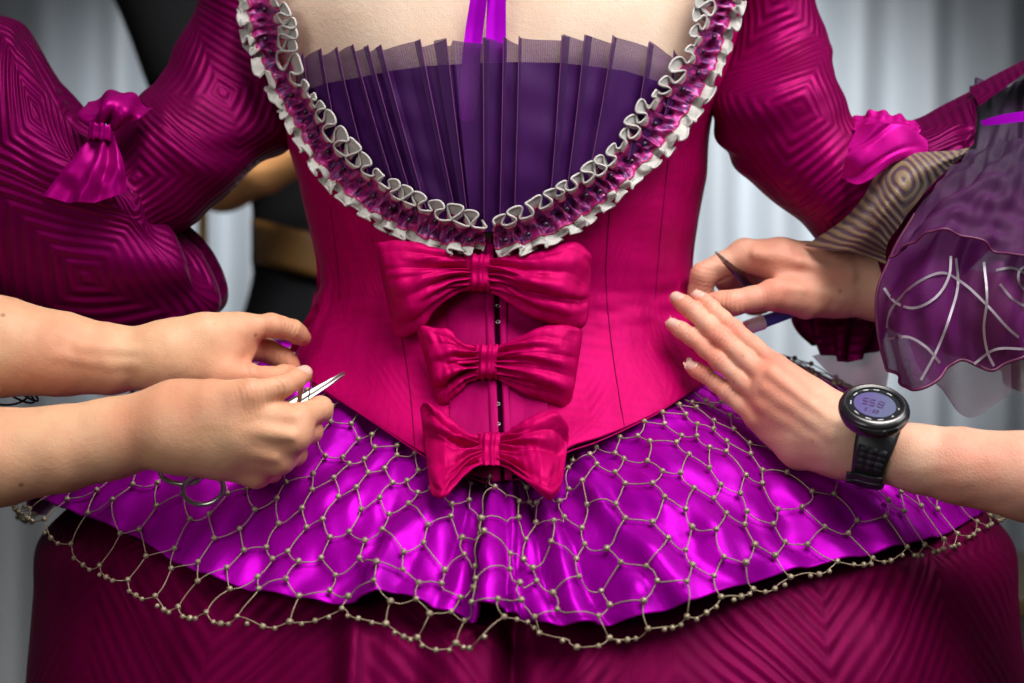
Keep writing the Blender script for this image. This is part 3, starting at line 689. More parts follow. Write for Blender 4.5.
Vr, Fr = balls(rest, np.concatenate([np.full(len(vis)-100, .0020), np.full(len(edge), .0017)]), 10, 7)
mesh('bead', Vr, Fr[..., ::-1].reshape(-1, 4).copy(), M['bead'], net, kind='stuff')

# ------------------------------------------------------------------ sleeves
def fold_disp(seed, amp=.003, f=2., stretch=(1, 1)):
    return lambda U, V, a, b: amp*wav(a*stretch[0]*10, b*stretch[1]*10, seed, f*.5)+amp*.35*wav(a*stretch[0]*26, b*stretch[1]*26, seed+1, f*.5)
def wr_elbow(seed, v0, amp):
    return lambda U, V, a, b: .0034*wav(a*5, b*5, seed, 1.)+.0030*wav(a*4, b*12+a*3, seed+9, .8, 6)-.0018*np.exp(-(wav(a*3+1, b*8, seed+12, .8, 6)/.22)**2)*sst(.2, .55, V)+amp*(.5+.5*wav(a*6, b*6, seed+5, .8))*np.exp(-((V-v0)/.2)**2)*np.sin((V*15+1.2*np.sin(U*2*PI+.6)+.6*wav(U*2, V*2, seed, 1))*2*PI*.55)
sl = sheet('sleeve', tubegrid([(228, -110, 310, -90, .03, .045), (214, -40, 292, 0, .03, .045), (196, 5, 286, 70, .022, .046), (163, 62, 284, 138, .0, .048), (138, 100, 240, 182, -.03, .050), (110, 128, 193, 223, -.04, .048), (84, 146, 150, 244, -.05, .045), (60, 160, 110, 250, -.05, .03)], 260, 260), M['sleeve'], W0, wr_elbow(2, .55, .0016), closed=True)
sheet('cuff', tubegrid([(122, 126, 170, 226, -.02, .03), (100, 131, 206, 262, -.025, .05), (74, 112, 222, 308, -.03, .062), (50, 78, 190, 326, -.03, .07), (32, 46, 115, 331, -.03, .075), (20, 24, 50, 318, -.03, .075), (0, 18, 0, 302, -.03, .075), (-40, 5, -60, 296, -.03, .078), (-120, -20, -140, 290, -.03, .08)], 320, 240, 1., .9), M['sleeve2'], sl,
      lambda U, V, a, b: .0034*wav(a*7, b*7, 12, .6)+.0026*wav(a*4+b*3, b*9, 17, .8, 7)-.0014*np.exp(-(wav(a*3+b*3, b*6, 19, .8, 6)/.25)**2)+.004*sst(.6, .2, V)*np.sin(U*2*PI*9+3*V), closed=True)
patch('cuff_ruffle', [[(-30, 20, -.02), (-5, 22, -.04), (6, 26, -.03), (10, 34, -.02)], [(-30, 60, -.05), (-14, 52, -.05), (0, 48, -.05), (8, 42, -.03)]], 30, 20, M['ruffle_sheer'], sl, fold_disp(3, .002))
def sbow(parent, top, tail, knot, seed, mat):
    B = sheet('sleeve_bow', P(loft(top, 70, 40)), mat, parent, lambda U, V, a, b: .003*np.sin(U*17+2*V)*(1-.5*V)+.0012*wav(U*2, V*2, seed))
    sheet('bow_tail', P(loft(tail, 80, 70)), mat, B, lambda U, V, a, b: .0045*np.sin(U*15+1.5*V)*(.5+V*.6)*(1-.3*V)+.001*wav(U*2, V*2, seed+1))
    x0, y0, x1, y1, d = knot
    sheet('bow_knot', tubegrid([(x0, y0+2, x1, y0+4, d, .004), (x0, y0, x1, y0+2, d, .008), (x0-1, (y0+y1)/2-2, x1+1, (y0+y1)/2+2, d, .011), (x0-2, y1-2, x1, y1, d, .008), (x0-2, y1-4, x1, y1-2, d, .004)], 90, 40), mat, B, lambda U, V, a, b: .0008*np.cos(U*2*PI*9), closed=True)
sbow(sl, [[(92, 130, -.095), (102, 126, -.102), (114, 132, -.097)], [(82, 116, -.088), (108, 104, -.108), (140, 118, -.10)], [(88, 102, -.075), (118, 90, -.088), (154, 106, -.085)]],
     [[(93, 138, -.097), (102, 138, -.102), (114, 139, -.099)], [(70, 164, -.102), (94, 167, -.115), (123, 160, -.108)], [(46, 198, -.10), (86, 203, -.118), (128, 192, -.108)]], (91, 124, 113, 142, -.099), 3, M['sleeve'] if 0 else M['bow2'])
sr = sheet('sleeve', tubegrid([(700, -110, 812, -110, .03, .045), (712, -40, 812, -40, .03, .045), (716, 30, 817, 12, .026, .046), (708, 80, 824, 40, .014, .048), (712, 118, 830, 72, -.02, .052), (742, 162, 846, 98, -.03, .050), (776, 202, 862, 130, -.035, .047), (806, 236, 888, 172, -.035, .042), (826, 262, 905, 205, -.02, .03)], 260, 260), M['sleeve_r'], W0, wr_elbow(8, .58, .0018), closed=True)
cf = patch('cuff', [[(898, 122, -.03), (900, 136, -.062), (912, 155, -.075), (926, 160, -.072)], [(920, 117, -.02), (924, 132, -.065), (930, 150, -.08), (944, 157, -.078)], [(950, 101, -.01), (954, 120, -.06), (956, 140, -.078), (962, 154, -.08)], [(978, 85, .0), (972, 104, -.05), (977, 120, -.072), (968, 152, -.08)], [(1000, 73, .01), (990, 82, -.02), (980, 100, -.045), (975, 143, -.07)]], 60, 90, M['sleeve2'], sr, fold_disp(6, .0016))
patch('cuff_tip', [[(970, 88, -.02), (976, 100, -.05), (980, 106, -.06)], [(998, 73, -.015), (1001, 82, -.045), (1003, 89, -.055)], [(1024, 60, -.01), (1026, 67, -.04), (1027, 72, -.05)], [(1080, 30, .0), (1082, 40, -.03), (1082, 46, -.04)]], 20, 40, M['sleeve2'], cf)
lin = patch('cuff_lining', [[(970, 148, -.084), (966, 153, -.086), (962, 158, -.084)], [(928, 153, -.086), (940, 163, -.098), (950, 169, -.09)], [(893, 153, -.078), (912, 178, -.104), (921, 199, -.094)], [(876, 176, -.076), (890, 200, -.106), (904, 220, -.092)], [(848, 214, -.07), (870, 228, -.100), (888, 244, -.088)], [(806, 246, -.05), (846, 252, -.085), (886, 264, -.08)]], 70, 140, M['lining'], sr, fold_disp(4, .0012))
patch('cuff_inside', [[(968, 152, -.07), (985, 180, -.06), (1000, 240, -.05)], [(935, 170, -.075), (950, 200, -.065), (965, 270, -.05)], [(895, 220, -.075), (910, 260, -.06), (930, 310, -.045)], [(875, 255, -.06), (885, 285, -.05), (900, 330, -.035)]], 60, 60, M['sleeve'], sr, fold_disp(14, .003))
patch('lower_cuff', [[(788, 296, .03), (830, 300, .01), (900, 300, .03)], [(796, 326, .025), (840, 334, -.0), (884, 332, .025)], [(812, 346, .02), (850, 362, .0), (874, 350, .02)]], 90, 40, M['sleeve'], sr, lambda U, V, a, b: .004*np.sin(U*24+V*3)+.001*wav(a*12, b*12, 3))
ROWS = [[(972, 92, .02), (995, 84, .0), (1040, 72, .0), (1110, 56, .02)], [(958, 158, -.05), (988, 148, -.065), (1030, 140, -.07), (1110, 130, -.04)], [(916, 218, -.085), (956, 210, -.105), (1010, 205, -.11), (1110, 200, -.08)],
        [(887, 268, -.095), (930, 262, -.125), (985, 266, -.13), (1110, 270, -.11)], [(873, 322, -.10), (915, 322, -.130), (975, 322, -.138), (1110, 315, -.12)], [(884, 371, -.098), (918, 387, -.124), (965, 361, -.130), (990, 370, -.128), (1024, 350, -.12), (1110, 335, -.11)]]
og = P(loft(ROWS, 150, 130))
orf, OWR = sheet('cuff_ruffle', og, M['ruffle_sheer'], sr, lambda U, V, a, b: .006*wav(U*2.2, V*1.2, 40, 1.2)+.006*np.sin(U*19+5*V+1.2*wav(U, V, 42, 1))*sst(.05, .4, V)*(1-.65*V)+.002*wav(U*6, V*3, 41, 1.2), keep=True)
cord('ruffle_hem', [OWR[-1]], .0012, M['ruffle_hem'], orf, 6); cord('ruffle_hem', [OWR[60:, 0]], .0012, M['ruffle_hem'], orf, 6)
lay, LW = sheet('ruffle_layer', P(loft([[(968, 152, -.088), (1000, 140, -.092), (1045, 136, -.09), (1110, 130, -.07)], [(930, 196, -.115), (975, 185, -.125), (1030, 195, -.125), (1110, 195, -.10)], [(890, 258, -.122), (930, 236, -.142), (976, 236, -.148), (1030, 262, -.146), (1110, 262, -.125)]], 130, 60)), M['ruffle_dark'], orf, lambda U, V, a, b: .004*np.sin(U*15+5*V+wav(U*2, V, 52, 1))*sst(0, .4, V)+.002*wav(U*5, V*3, 51, 1.2), keep=True)
cord('ruffle_hem', [LW[-1]], .0009, M['ruffle_hem'], lay, 6)
OPX = unP(OWR).reshape(-1, 3)
def on_ruffle(path, n=60, w=1.3):
    c = spl(np.array(path, float), n); d = OPX[np.argmin(((OPX[None, :, :2]-c[:, None])**2).sum(-1), 1), 2]; d = np.convolve(np.pad(d, 3, 'edge'), np.ones(7)/7, 'valid')
    t = nrm(np.gradient(c, axis=0)); q = np.stack([-t[:, 1], t[:, 0]], -1); k = np.array([-1, 0, 1.])
    g = c[:, None]+q[:, None]*k[None, :, None]*w; e = np.concatenate([g, np.broadcast_to((d-.002)[:, None, None], g.shape[:2]+(1,))], -1)
    return sheet('swirl', P(e), M['swirl'], orf)
for pth in ([(887, 328), (890, 312), (900, 298), (920, 281), (945, 273), (960, 281), (986, 304), (1010, 330), (1030, 346)], [(951, 256), (949, 276), (935, 298), (912, 308), (895, 302), (884, 288)], [(956, 258), (958, 284), (950, 316), (936, 352), (921, 380)], [(888, 339), (908, 337), (926, 347), (940, 363)], [(984, 262), (987, 300), (984, 330), (989, 356), (994, 366)], [(974, 364), (994, 350), (1026, 349)], [(996, 270), (1012, 268), (1030, 276)], [(1034, 262), (1019, 272), (1020, 285), (1034, 294)], [(1000, 284), (1014, 300), (1034, 310)]): on_ruffle(pth)
patch('under_ruffle', [[(905, 330, -.075), (950, 335, -.085), (1010, 335, -.08)], [(922, 372, -.075), (960, 375, -.088), (1010, 375, -.08)], [(946, 394, -.072), (967, 417, -.084), (1009, 394, -.08)]], 60, 50, M['cuff_grey'], sr, fold_disp(9, .0015))
patch('silver_cuff', [[(1000, 352, -.06), (1020, 350, -.07), (1080, 345, -.06)], [(1002, 384, -.06), (1020, 392, -.07), (1080, 380, -.06)]], 30, 30, M['silver'], sr, fold_disp(10, .001))
patch('cuff_flounce', [[(812, 356, .03), (850, 346, .02), (884, 340, .02)], [(838, 384, .025), (866, 378, .012), (890, 370, .02)], [(852, 402, .025), (872, 402, .018), (886, 394, .02)]], 40, 40, M['pale_pink'], sr, fold_disp(16, .001))
patch('cuff_ribbon', [[(980, 121, -.074), (984, 126, -.074)], [(1000, 115, -.078), (1003, 124, -.078)], [(1024, 111, -.08), (1027, 121, -.08)], [(1080, 100, -.07), (1080, 110, -.07)]], 8, 30, M['ribbon'], sr)
B = patch('sleeve_bow', [[(856, 127, -.08), (880, 123, -.095), (907, 127, -.09), (924, 141, -.082)], [(848, 150, -.088), (870, 150, -.096), (900, 148, -.095), (927, 156, -.085)], [(840, 178, -.082), (856, 184, -.093), (873, 178, -.096), (895, 160, -.088)]], 80, 60, M['pink'], sr, lambda U, V, a, b: .0012*wav(U*1.2, V*1.2, 6)-.0022*np.exp(-((np.sin(U*5+V*5.5+.6)) /.35)**2)*sst(1, .3, U))
patch('bow_loop', [[(852, 118, -.03), (872, 111, -.05), (898, 115, -.055), (922, 126, -.05)], [(854, 132, -.06), (880, 130, -.08), (905, 132, -.08), (920, 136, -.07)]], 90, 30, M['pink'], B, lambda U, V, a, b: .0012*np.sin(U*30+2*V)+.001*wav(U*3, V*2, 4))
def coarse(chs, k, h, extra=None):
    f = Flesh(chs, (), kp=k); lo, hi = f.bounds(); return surfnet(f, lo, hi, h)
# ================================================================== the two fitters: arms, hands and their tools
def lerp(a, b, t): return tuple(x+(y-x)*t for x, y in zip(a, b))
def finger(m, p, d, t, r):
    """joints (px, py, depth cm) from knuckle to tip -> chain with swollen joints"""
    q = lambda a, k: (*a, r*k*.94)
    return [q(m, 1.16), q(lerp(m, p, .5), 1.02), q(p, 1.06), q(lerp(p, d, .5), .95), q(d, .95), q(lerp(d, t, .55), .90), q(t, .76)]
def flesh_mesh(f, h, joints=(), seed=0):
    lo, hi = f.bounds(); V, F = surfnet(f, lo, hi, h)
    e = .0012; N = np.stack([f(V+e*np.eye(3)[k])-f(V-e*np.eye(3)[k]) for k in range(3)], -1); N = nrm(N)
    tint = np.zeros(len(V)); D_ = np.zeros(len(V))
    for (a, b, w, rad) in joints:            # a joint, the next one along the finger, redness, reach
        A, Bq = P(np.array(a[:3])*np.array([1, 1, .01])), P(np.array(b[:3])*np.array([1, 1, .01])); ax = nrm(Bq-A); q = V-A; l = q@ax
        tint += w*np.exp(-((q*q).sum(1)/rad**2))
        if w > .3 and rad < .0125:
            back = np.clip(-(N[:, 1])+.2, 0, 1); g = np.exp(-((q*q).sum(1)/(.010)**2))
            D_ -= .00042*back*g*(np.cos(l*2*PI/.0030+np.sin((q@np.cross(ax, N.mean(0)))*500)))
    D_ += .00012*wav(V[:, 0]*50+V[:, 1]*20, V[:, 2]*50, seed, 1, 8)
    return V+N*D_[:, None], F, np.clip(tint, 0, 1)
def person(name, label, loc, flesh, arms, mats, shirt):
    root = thing(name, label, 'person', loc); VV, FF, TT, o = [], [], [], 0
    for V, F, T in arms: VV.append(V); FF.append(F+o); TT.append(T); o += len(V)
    b = mesh('body', np.concatenate(VV), np.concatenate(FF), mats[0], root, tint=np.concatenate(TT))
    V, F = shirt; mesh('shirt', V, F, mats[1], root); return root, b
def nail(f, body, dip, tip, nv, w, l, off=.25, label=None):
    a3 = np.array([1, 1, .01]); A, T = P(np.array(dip[:3])*a3), P(np.array(tip[:3])*a3); dr = nrm(T-A); nv = np.array(nv, float); nv = nrm(nv-dr*(nv@dr)); sd = np.cross(dr, nv)
    b = np.linspace(0, 1, 12)[:, None]; a = np.linspace(-1, 1, 11)[None, :]
    wd = w*(1-np.abs(2*b-1)**4*.35); p = T+dr*(((b-off)*l)[..., None])*1.+sd*((a*wd)[..., None])
    q = f.hit((p+nv*.0095).reshape(-1, 3), np.tile(-nv, (p.shape[0]*p.shape[1], 1))).reshape(p.shape)
    q = q+nv*(.0004*(1-np.abs(a)**4)*np.clip(1.3-np.abs(2*b-1)**6, 0, 1)-.00015)[..., None]+(dr*.0006)[None, None]*(b**6)[..., None]
    mesh('fingernail', q.reshape(-1, 3), gridF(12, 11), M['nail'], body)
def J(*fs):
    o = []
    for m, p, d, t, r in fs: o += [(m, p, .45, .013), (p, d, .6, .011), (d, t, .4, .009), (t, lerp(d, t, 2), .7, .012)]
    return o
# -- left fitter: the nearer hand closes round the scissors, the farther pinches the seam
LLf = [((298, 418, -19.4), (320, 409, -17.2), (315, 413, -14.8), (300, 416, -13.8), 12.6), ((294, 437, -19.9), (309, 431, -17.2), (302, 434, -14.8), (286, 434, -13.8), 13),
       ((279, 460, -19.3), (294, 453, -16.8), (286, 455, -14.6), (270, 452, -13.8), 12.6), ((256, 475, -18.3), (271, 471, -16), (264, 470, -14.2), (250, 464, -13.6), 11.2)]
LLt = ((214, 401, -19.6), (252, 393, -20.4), (283, 386, -19.6), (304, 374, -17.8), 12.2)
LL = Flesh([[(-120, 478, -17, 58), (0, 457, -17, 47.5), (60, 449, -17, 42), (110, 439, -17, 39.5), (155, 428, -17.5, 37), (188, 427, -18, 34)], [(180, 424, -18, 33), (240, 416, -19.2, 20), (298, 419, -19.3, 13.5)], [(184, 428, -18, 33), (240, 428, -19.6, 21), (294, 437, -19.8, 14)],
            [(184, 432, -18, 31), (235, 444, -19.2, 20), (279, 460, -19.2, 13.5)], [(182, 436, -17.8, 29), (222, 456, -18.2, 21), (256, 475, -18.2, 12)], [(182, 414, -18, 27), (214, 402, -19.4, 19), (248, 394, -20.2, 13)]],
           [finger(*f) for f in LLf]+[finger(*LLt)], .015, .006, ridges=[[(205, 422, -20.3, 5), (290, 436, -20.9, 3.6)], [(200, 434, -20.0, 5), (274, 457, -20.3, 3.6)], [(205, 412, -20.1, 5), (292, 417, -20.3, 3.6)]])
LUf = [((238, 328, -9.8), (272, 325, -9.0), (292, 330, -8.0), (303, 338, -7.0), 11.6), ((244, 344, -7.6), (268, 351, -7.2), (284, 359, -7.0), (293, 371, -7), 11.8)]
LUt = ((220, 376, -11.5), (252, 377, -11), (274, 378, -10), (290, 373, -8.8), 12)
LU = Flesh([[(-120, 322, -11, 60), (0, 347, -11, 49), (60, 354, -11, 41), (110, 359, -11, 34), (150, 358, -11, 28), (172, 355, -11, 27)], [(165, 352, -11, 25), (205, 338, -10.8, 24), (238, 330, -9.8, 16)], [(168, 362, -11, 24), (222, 374, -11.3, 17)], [(175, 355, -10.4, 23), (225, 350, -9.8, 20), (246, 346, -8.2, 15)]],
           [finger(*f) for f in LUf]+[finger(*LUt)], .016, .008, ridges=[[(60, 355, -13.45, 4), (110, 363, -12.98, 4), (170, 361, -12.5, 3)], [(80, 348, -13.25, 4), (150, 352, -12.65, 3.5)], [(226, 320, -10.4, 5), (240, 334, -10.4, 5), (248, 352, -9.6, 5), (240, 370, -10.6, 6)]])
def arm_to_shoulder(chs, k=.04, h=.008): return coarse(chs, k, h)
Vc, Fc = arm_to_shoulder([[(-70, 336, -11, 54), (-230, 330, -11, 58), (-420, 90, 2, 70)], [(-70, 461, -17, 60), (-230, 488, -19, 62), (-440, 130, -22, 72)], [(-420, 90, 2, 70), (-520, 80, -10, 110), (-440, 130, -22, 72)], [(-520, 80, -10, 110), (-530, 700, -10, 130)]])
Vs, Fs = arm_to_shoulder([[(-255, 300, -11, 76), (-420, 90, 2, 88)], [(-262, 440, -19.5, 80), (-440, 130, -22, 90)], [(-420, 90, 2, 86), (-525, 70, -10, 135), (-440, 130, -22, 88)], [(-525, 80, -10, 140), (-535, 760, -10, 165)]])
A1 = flesh_mesh(LL, .0011, J(*LLf, LLt)+[((150, 420, -19), (160, 420, -19), .25, .03)], 3); A2 = flesh_mesh(LU, .0011, J(*LUf, LUt)+[((245, 350, -10), (250, 350, -10), .5, .02), ((230, 380, -12), (240, 380, -12), .4, .02)], 4)
LP, lb = person('person', 'fitter at left, one hand holding scissors, the other pinching the bodice seam', tuple(P(np.array([-525., 400., -.10]))*np.array([1, 1, 0])), None, [A1, A2, (Vc, Fc, np.zeros(len(Vc)))], (M['skinL'], M['black']), (Vs, Fs))
nail(LL, lb, LLt[2], LLt[3], (.1, -.62, .8), .0050, .0115, .55)
# -- right fitter
RLf = [((777, 366, -12.2), (733, 329, -9.6), (711, 308, -7.9), (698, 297, -7.1), 9.6), ((769, 381, -12.8), (721, 338, -10.2), (693, 311, -8.1), (677, 299, -7.3), 10.2),
       ((763, 399, -12.8), (720, 361, -10.6), (692, 337, -8.9), (673, 325, -8.1), 9.8), ((756, 418, -12.6), (727, 392, -11.0), (705, 375, -9.6), (691, 367, -9.0), 9.0)]
RL = Flesh([[(1150, 505, -20, 58), (1024, 476, -19, 43), (960, 466, -18, 37), (920, 459, -17.4, 33), (880, 450, -16.6, 30), (846, 438, -16, 29)], [(850, 432, -16, 25), (777, 367, -12.2, 11.5)], [(848, 436, -16, 26), (769, 382, -12.9, 12.5)], [(846, 442, -16, 26), (763, 400, -12.6, 12.5)], [(842, 446, -15.6, 25), (800, 446, -14, 22), (756, 419, -11.8, 11)], [(840, 440, -15, 26), (790, 410, -13, 20)]],
           [finger(*f) for f in RLf], .014, .005, ridges=[[(835, 424, -17.7, 4), (772, 374, -13.7, 3.6)], [(832, 434, -17.7, 4), (768, 390, -13.75, 3.6)], [(828, 444, -17.1, 4), (762, 406, -13.5, 3.4)], [(838, 418, -17.2, 4), (780, 364, -12.8, 3.2)]])
RUf = [((744, 254, -3.4), (704, 275, -3.8), (700, 292, -3.4), (708, 305, -3.2), 13), ((752, 262, -.8), (728, 280, .2), (738, 294, .8), (752, 298, 1.2), 13), ((768, 276, .8), (744, 292, 1.6), (752, 304, 1.8), (764, 304, 1.8), 12)]
RUt = ((806, 300, -5.0), (772, 295, -6.2), (733, 303, -6.4), (712, 303, -5.8), 14)
RU = Flesh([[(1040, 330, 2, 50), (960, 312, 0, 42), (915, 299, -1.5, 36), (872, 287, -2.5, 31), (838, 281, -3, 29), (815, 278, -3, 28)], [(830, 272, -3, 24), (780, 260, -3.8, 21), (746, 256, -3.4, 16)], [(826, 280, -2, 26), (756, 266, -1.2, 16)], [(826, 284, -1, 26), (770, 278, .6, 16)], [(838, 292, -3, 20), (806, 298, -4.6, 19), (774, 295, -6, 14)]],
           [finger(*f) for f in RUf]+[finger(*RUt)], .014, .006, ridges=[[(850, 276, -5.1, 3.5), (800, 262, -5.35, 3.5), (756, 254, -4.75, 3.5)], [(840, 296, -4.8, 3.5), (800, 290, -6.2, 3.5), (778, 288, -6.9, 3.5)]])
Vc, Fc = arm_to_shoulder([[(1010, 324, 1, 46), (1250, 380, 5, 60), (1450, 100, 6, 72)], [(1100, 494, -19.6, 52), (1260, 520, -20, 60), (1470, 140, -18, 72)], [(1450, 100, 6, 72), (1540, 90, -6, 110), (1470, 140, -18, 72)], [(1540, 90, -6, 110), (1550, 700, -6, 130)]])
Vs, Fs = arm_to_shoulder([[(1275, 345, 5, 78), (1450, 100, 6, 90)], [(1285, 475, -20, 78), (1470, 140, -18, 90)], [(1450, 100, 6, 86), (1545, 80, -6, 138), (1470, 140, -18, 88)], [(1545, 90, -6, 140), (1555, 760, -6, 165)]])
A3 = flesh_mesh(RL, .0010, J(*RLf), 5); A4 = flesh_mesh(RU, .0011, J(*RUf, RUt), 6)
RP, rb = person('person', 'fitter at right, one flat hand on the bodice, black watch on the wrist', tuple(P(np.array([1545., 400., -.06]))*np.array([1, 1, 0])), None, [A3, A4, (Vc, Fc, np.zeros(len(Vc)))], (M['skinR'], M['black']), (Vs, Fs))
for f in RLf: nail(RL, rb, f[2], f[3], (-.1, -.80, .62), .0042, .0100, .58)

# -- scissors
a3 = np.array([1, 1, .01])
sc = thing('scissors', 'small steel scissors with round finger rings gripped in the fist at the left', 'scissors', tuple(P(np.array([262, 418, -16.6])*a3)))
tip, piv = P(np.array([344.5, 373, -11.4])*a3), P(np.array([258, 424, -15.9])*a3)
ax = nrm(tip-piv); nv = nrm(np.cross(ax, np.cross(np.array([-.12, -.75, .66]), ax))); sd = np.cross(nv, ax); L = np.linalg.norm(tip-piv)
for k, (lo_, hi_, o_, tw) in enumerate(((-.0002, .0052, .0007, .0), (-.0046, .0006, -.0009, .035))):
    n = 40; u = np.linspace(0, 1, n)[:, None]; a = np.linspace(0, 1, 6)[None, :]; w_ = 1-u**1.6
    y = (lo_+(hi_-lo_)*a)*(.12+.88*w_)-tw*L*.12*u; zz = o_+.0007*np.sin(a*PI)+0*u
    p = piv+ax*(u*L)[..., None]+sd*y[..., None]+nv*zz[..., None]; q = p-nv*(.0013)
    Wl = np.concatenate([p, q[:, ::-1]], 1); b = mesh('blade', Wl.reshape(-1, 3), gridF(n, 12, True), M['steel'], sc, smooth=True)
    e = b.modifiers.new('edge', 'EDGE_SPLIT'); e.split_angle = math.radians(35)
MB().lathe([(0, -.0026), (.0024, -.0026), (.0028, -.002), (.0028, .002), (.0022, .0027), (0, .0027)], np.stack([ax, sd, nv], 1), piv, 20).build('screw', M['steel'], sc, True)
for (cx, cy, rx, ry, d, rot, src) in ((181, 473.5, 20.5, 10.5, -16.4, .10, 1), (203.5, 489, 20, 15.5, -16.2, -.15, -1)):
    a = np.linspace(0, 2*PI, 61); x, y = rx*np.cos(a), ry*np.sin(a)
    ring = P(np.stack([cx+x*math.cos(rot)-y*math.sin(rot), cy+x*math.sin(rot)+y*math.cos(rot), d*.01+.004*np.sin(a)], -1))
    st = ring[2 if src > 0 else 56]; sh = spl(np.array([piv-ax*.004+sd*.002*src, piv-ax*.022+sd*.003*src, st]), 24)
    cord('handle', [ring, sh], .0018, M['steel'], sc, 10)

# -- wristwatch
a3 = np.array([1, 1, .01])
wc = P(np.array([874, 410, -20.6])*a3); axm = nrm(P(np.array([930, 462, -17.6])*a3)-P(np.array([846, 438, -16])*a3))
cen = P(np.array([876, 448, -16.5])*a3); nz = nrm(np.array([-.02, -.60, .80])); nz = nrm(nz-axm*(nz@axm)*.4)
up = nrm(np.cross(nz, axm)); ex = np.cross(up, nz); R3 = np.stack([ex, up, nz], 1)
wt = thing('wristwatch', 'chunky black digital watch with violet round display strapped round the wrist', 'watch', tuple(cen))
rad = .0224; n_ = 72
prof = [(0, -.0075), (.017, -.0075), (.0200, -.0062), (.0214, -.003), (.0214, -.0015), (.0222, -.001), (.0222, .0012), (.0214, .0018), (.0214, .0035), (.0204, .0046), (.0178, .0056), (.0166, .0052), (.0160, .0040), (0, .0040)]
case = MB().lathe(prof, R3, wc, n_).build('case', M['gloss'], wt, True); e = case.modifiers.new('e', 'EDGE_SPLIT'); e.split_angle = math.radians(38)
MB().lathe([(.0192, .0049), (.0186, .0056), (.0182, .0054)], R3, wc, n_).build('bezel_edge', M['darksteel'], case, True)
th = np.linspace(0, 2*PI, 60, endpoint=False); rr_ = np.linspace(0, .0132, 6)
loc = np.stack([rr_[:, None]*np.cos(th), rr_[:, None]*np.sin(th)*.92, 0*rr_[:, None]+0*th+.0043], -1); Vd = loc.reshape(-1, 3)@R3.T+wc
mesh('display', Vd, gridF(6, 60, True), M['lcd'], wt, uv=loc[..., :2].reshape(-1, 2))
dg = MB(); seg = {'5': 'afgcd', '8': 'abcdefg', '0': 'abcdef', '1': 'bc', '3': 'abgcd', '6': 'afgcde', '2': 'abged'}
def digit(ch, x, y, w, h, t):
    for s_, (sx, sy, hz) in dict(a=(0, 1, 1), g=(0, 0, 1), d=(0, -1, 1), f=(-1, .5, 0), b=(1, .5, 0), e=(-1, -.5, 0), c=(1, -.5, 0)).items():
        if s_ in seg[ch]: c = np.array([x+sx*w/2, y+sy*h/2, .00455]); dg.box(R3@c+wc, (w*.9 if hz else t, t if hz else h*.45, .0002), R3)
for ch, x in (('5', -.0062), ('5', -.0018), ('8', .0036)): digit(ch, x, .0012, .0030, .0058, .0007)
for ch, x in (('0', -.004), ('1', -.002), ('6', .001), ('2', .0032)): digit(ch, x, -.0066, .0013, .0026, .00035)
dg.build('digits', M['digit'], wt)
mk = MB()
for a in (-2.9, -2.2, 2.75, 2.2, 1.75, 1.15, .1, -.5, -1.1, -1.6):
    r_ = .0148; c = np.array([r_*math.cos(a), r_*math.sin(a), .0044]); T_ = np.array([[-math.sin(a), -math.cos(a), 0], [math.cos(a), -math.sin(a), 0], [0, 0, 1]])
    mk.box(R3@c+wc, (.0036 if abs(a) > 1 else .0016, .0006, .0002), R3@T_)
mk.build('bezel_mark', M['grey_paint'], wt)
for a in (-.62, -1.05, .55, 2.6): 
    dr = R3@np.array([math.cos(a), math.sin(a), 0]); Mx = np.stack([np.cross(dr, nz), nz, dr], 1)
    MB().lathe([(0, 0), (.0019, 0), (.0019, .0022), (.0014, .0028), (0, .0028)], Mx, wc+dr*.0198-nz*.0004, 16).build('button', M['gloss'], wt, True)
# strap: rays from all round the wrist onto the skin
e1 = nrm(nz-axm*(nz@axm)); e2 = np.cross(axm, e1); na = 150; al = np.linspace(0, 2*PI, na, endpoint=False)
wd = np.where(np.abs((al+PI) % (2*PI)-PI) < 1.0, .0125, .0105); ks = np.linspace(-1, 1, 9); rows_ = []
hw_ = .0125-.0028*sst(.5, 1.7, np.abs((al+PI) % (2*PI)-PI))
for k in ks:
    dirs = e1*np.cos(al)[:, None]+e2*np.sin(al)[:, None]; src = cen+dirs*.06+axm*(k*hw_)[:, None]
    q = RL.hit(src, -dirs); rows_.append(q+dirs*(.0026-.0006*k*k))
SW = np.array(rows_); 
rm = np.linalg.norm(SW-cen, axis=-1, keepdims=True).max(0, keepdims=True); SW = cen+(SW-cen)*.35+nrm(SW-cen)*rm*.65
def on_strap(a, k, off): 
    i = int(a/(2*PI)*na) % na; j = (k+1)/2*8; j0 = min(int(j), 7); p = SW[j0, i]*(1-(j-j0))+SW[j0+1, i]*(j-j0); return p+nrm(p-cen)*off
hole = MB()
for sgn in (1, -1):
    for a in (.98, 1.12, 1.26, 1.40):
        for k in (-.42, 0.05, .5):
            a_ = (sgn*a) % (2*PI); c = on_strap(a_, k, .0001); dn = nrm(c-cen); Tn = nrm(np.cross(axm, dn)); hole.box(c, (.0035, .0018, .0006), np.stack([axm, Tn, dn], 1))
WF = gridF(9, na, True); q_ = np.cross(SW[:-1, 1:]-SW[:-1, :-1], SW[1:, :-1]-SW[:-1, :-1])
if (q_*(SW[:-1, :-1]-cen)).sum() < 0: WF = WF[:, ::-1]
st = mesh('strap', np.concatenate([SW.reshape(-1, 3), np.array(hole.V)]), np.concatenate([WF, np.array(hole.F)+9*na]), None, wt, mats=[M['rubber'], M['cord']], midx=[0]*len(WF)+[1]*len(hole.F))
sm = st.modifiers.new('thickness', 'SOLIDIFY'); sm.thickness = .0024; sm.offset = -1
kp = []
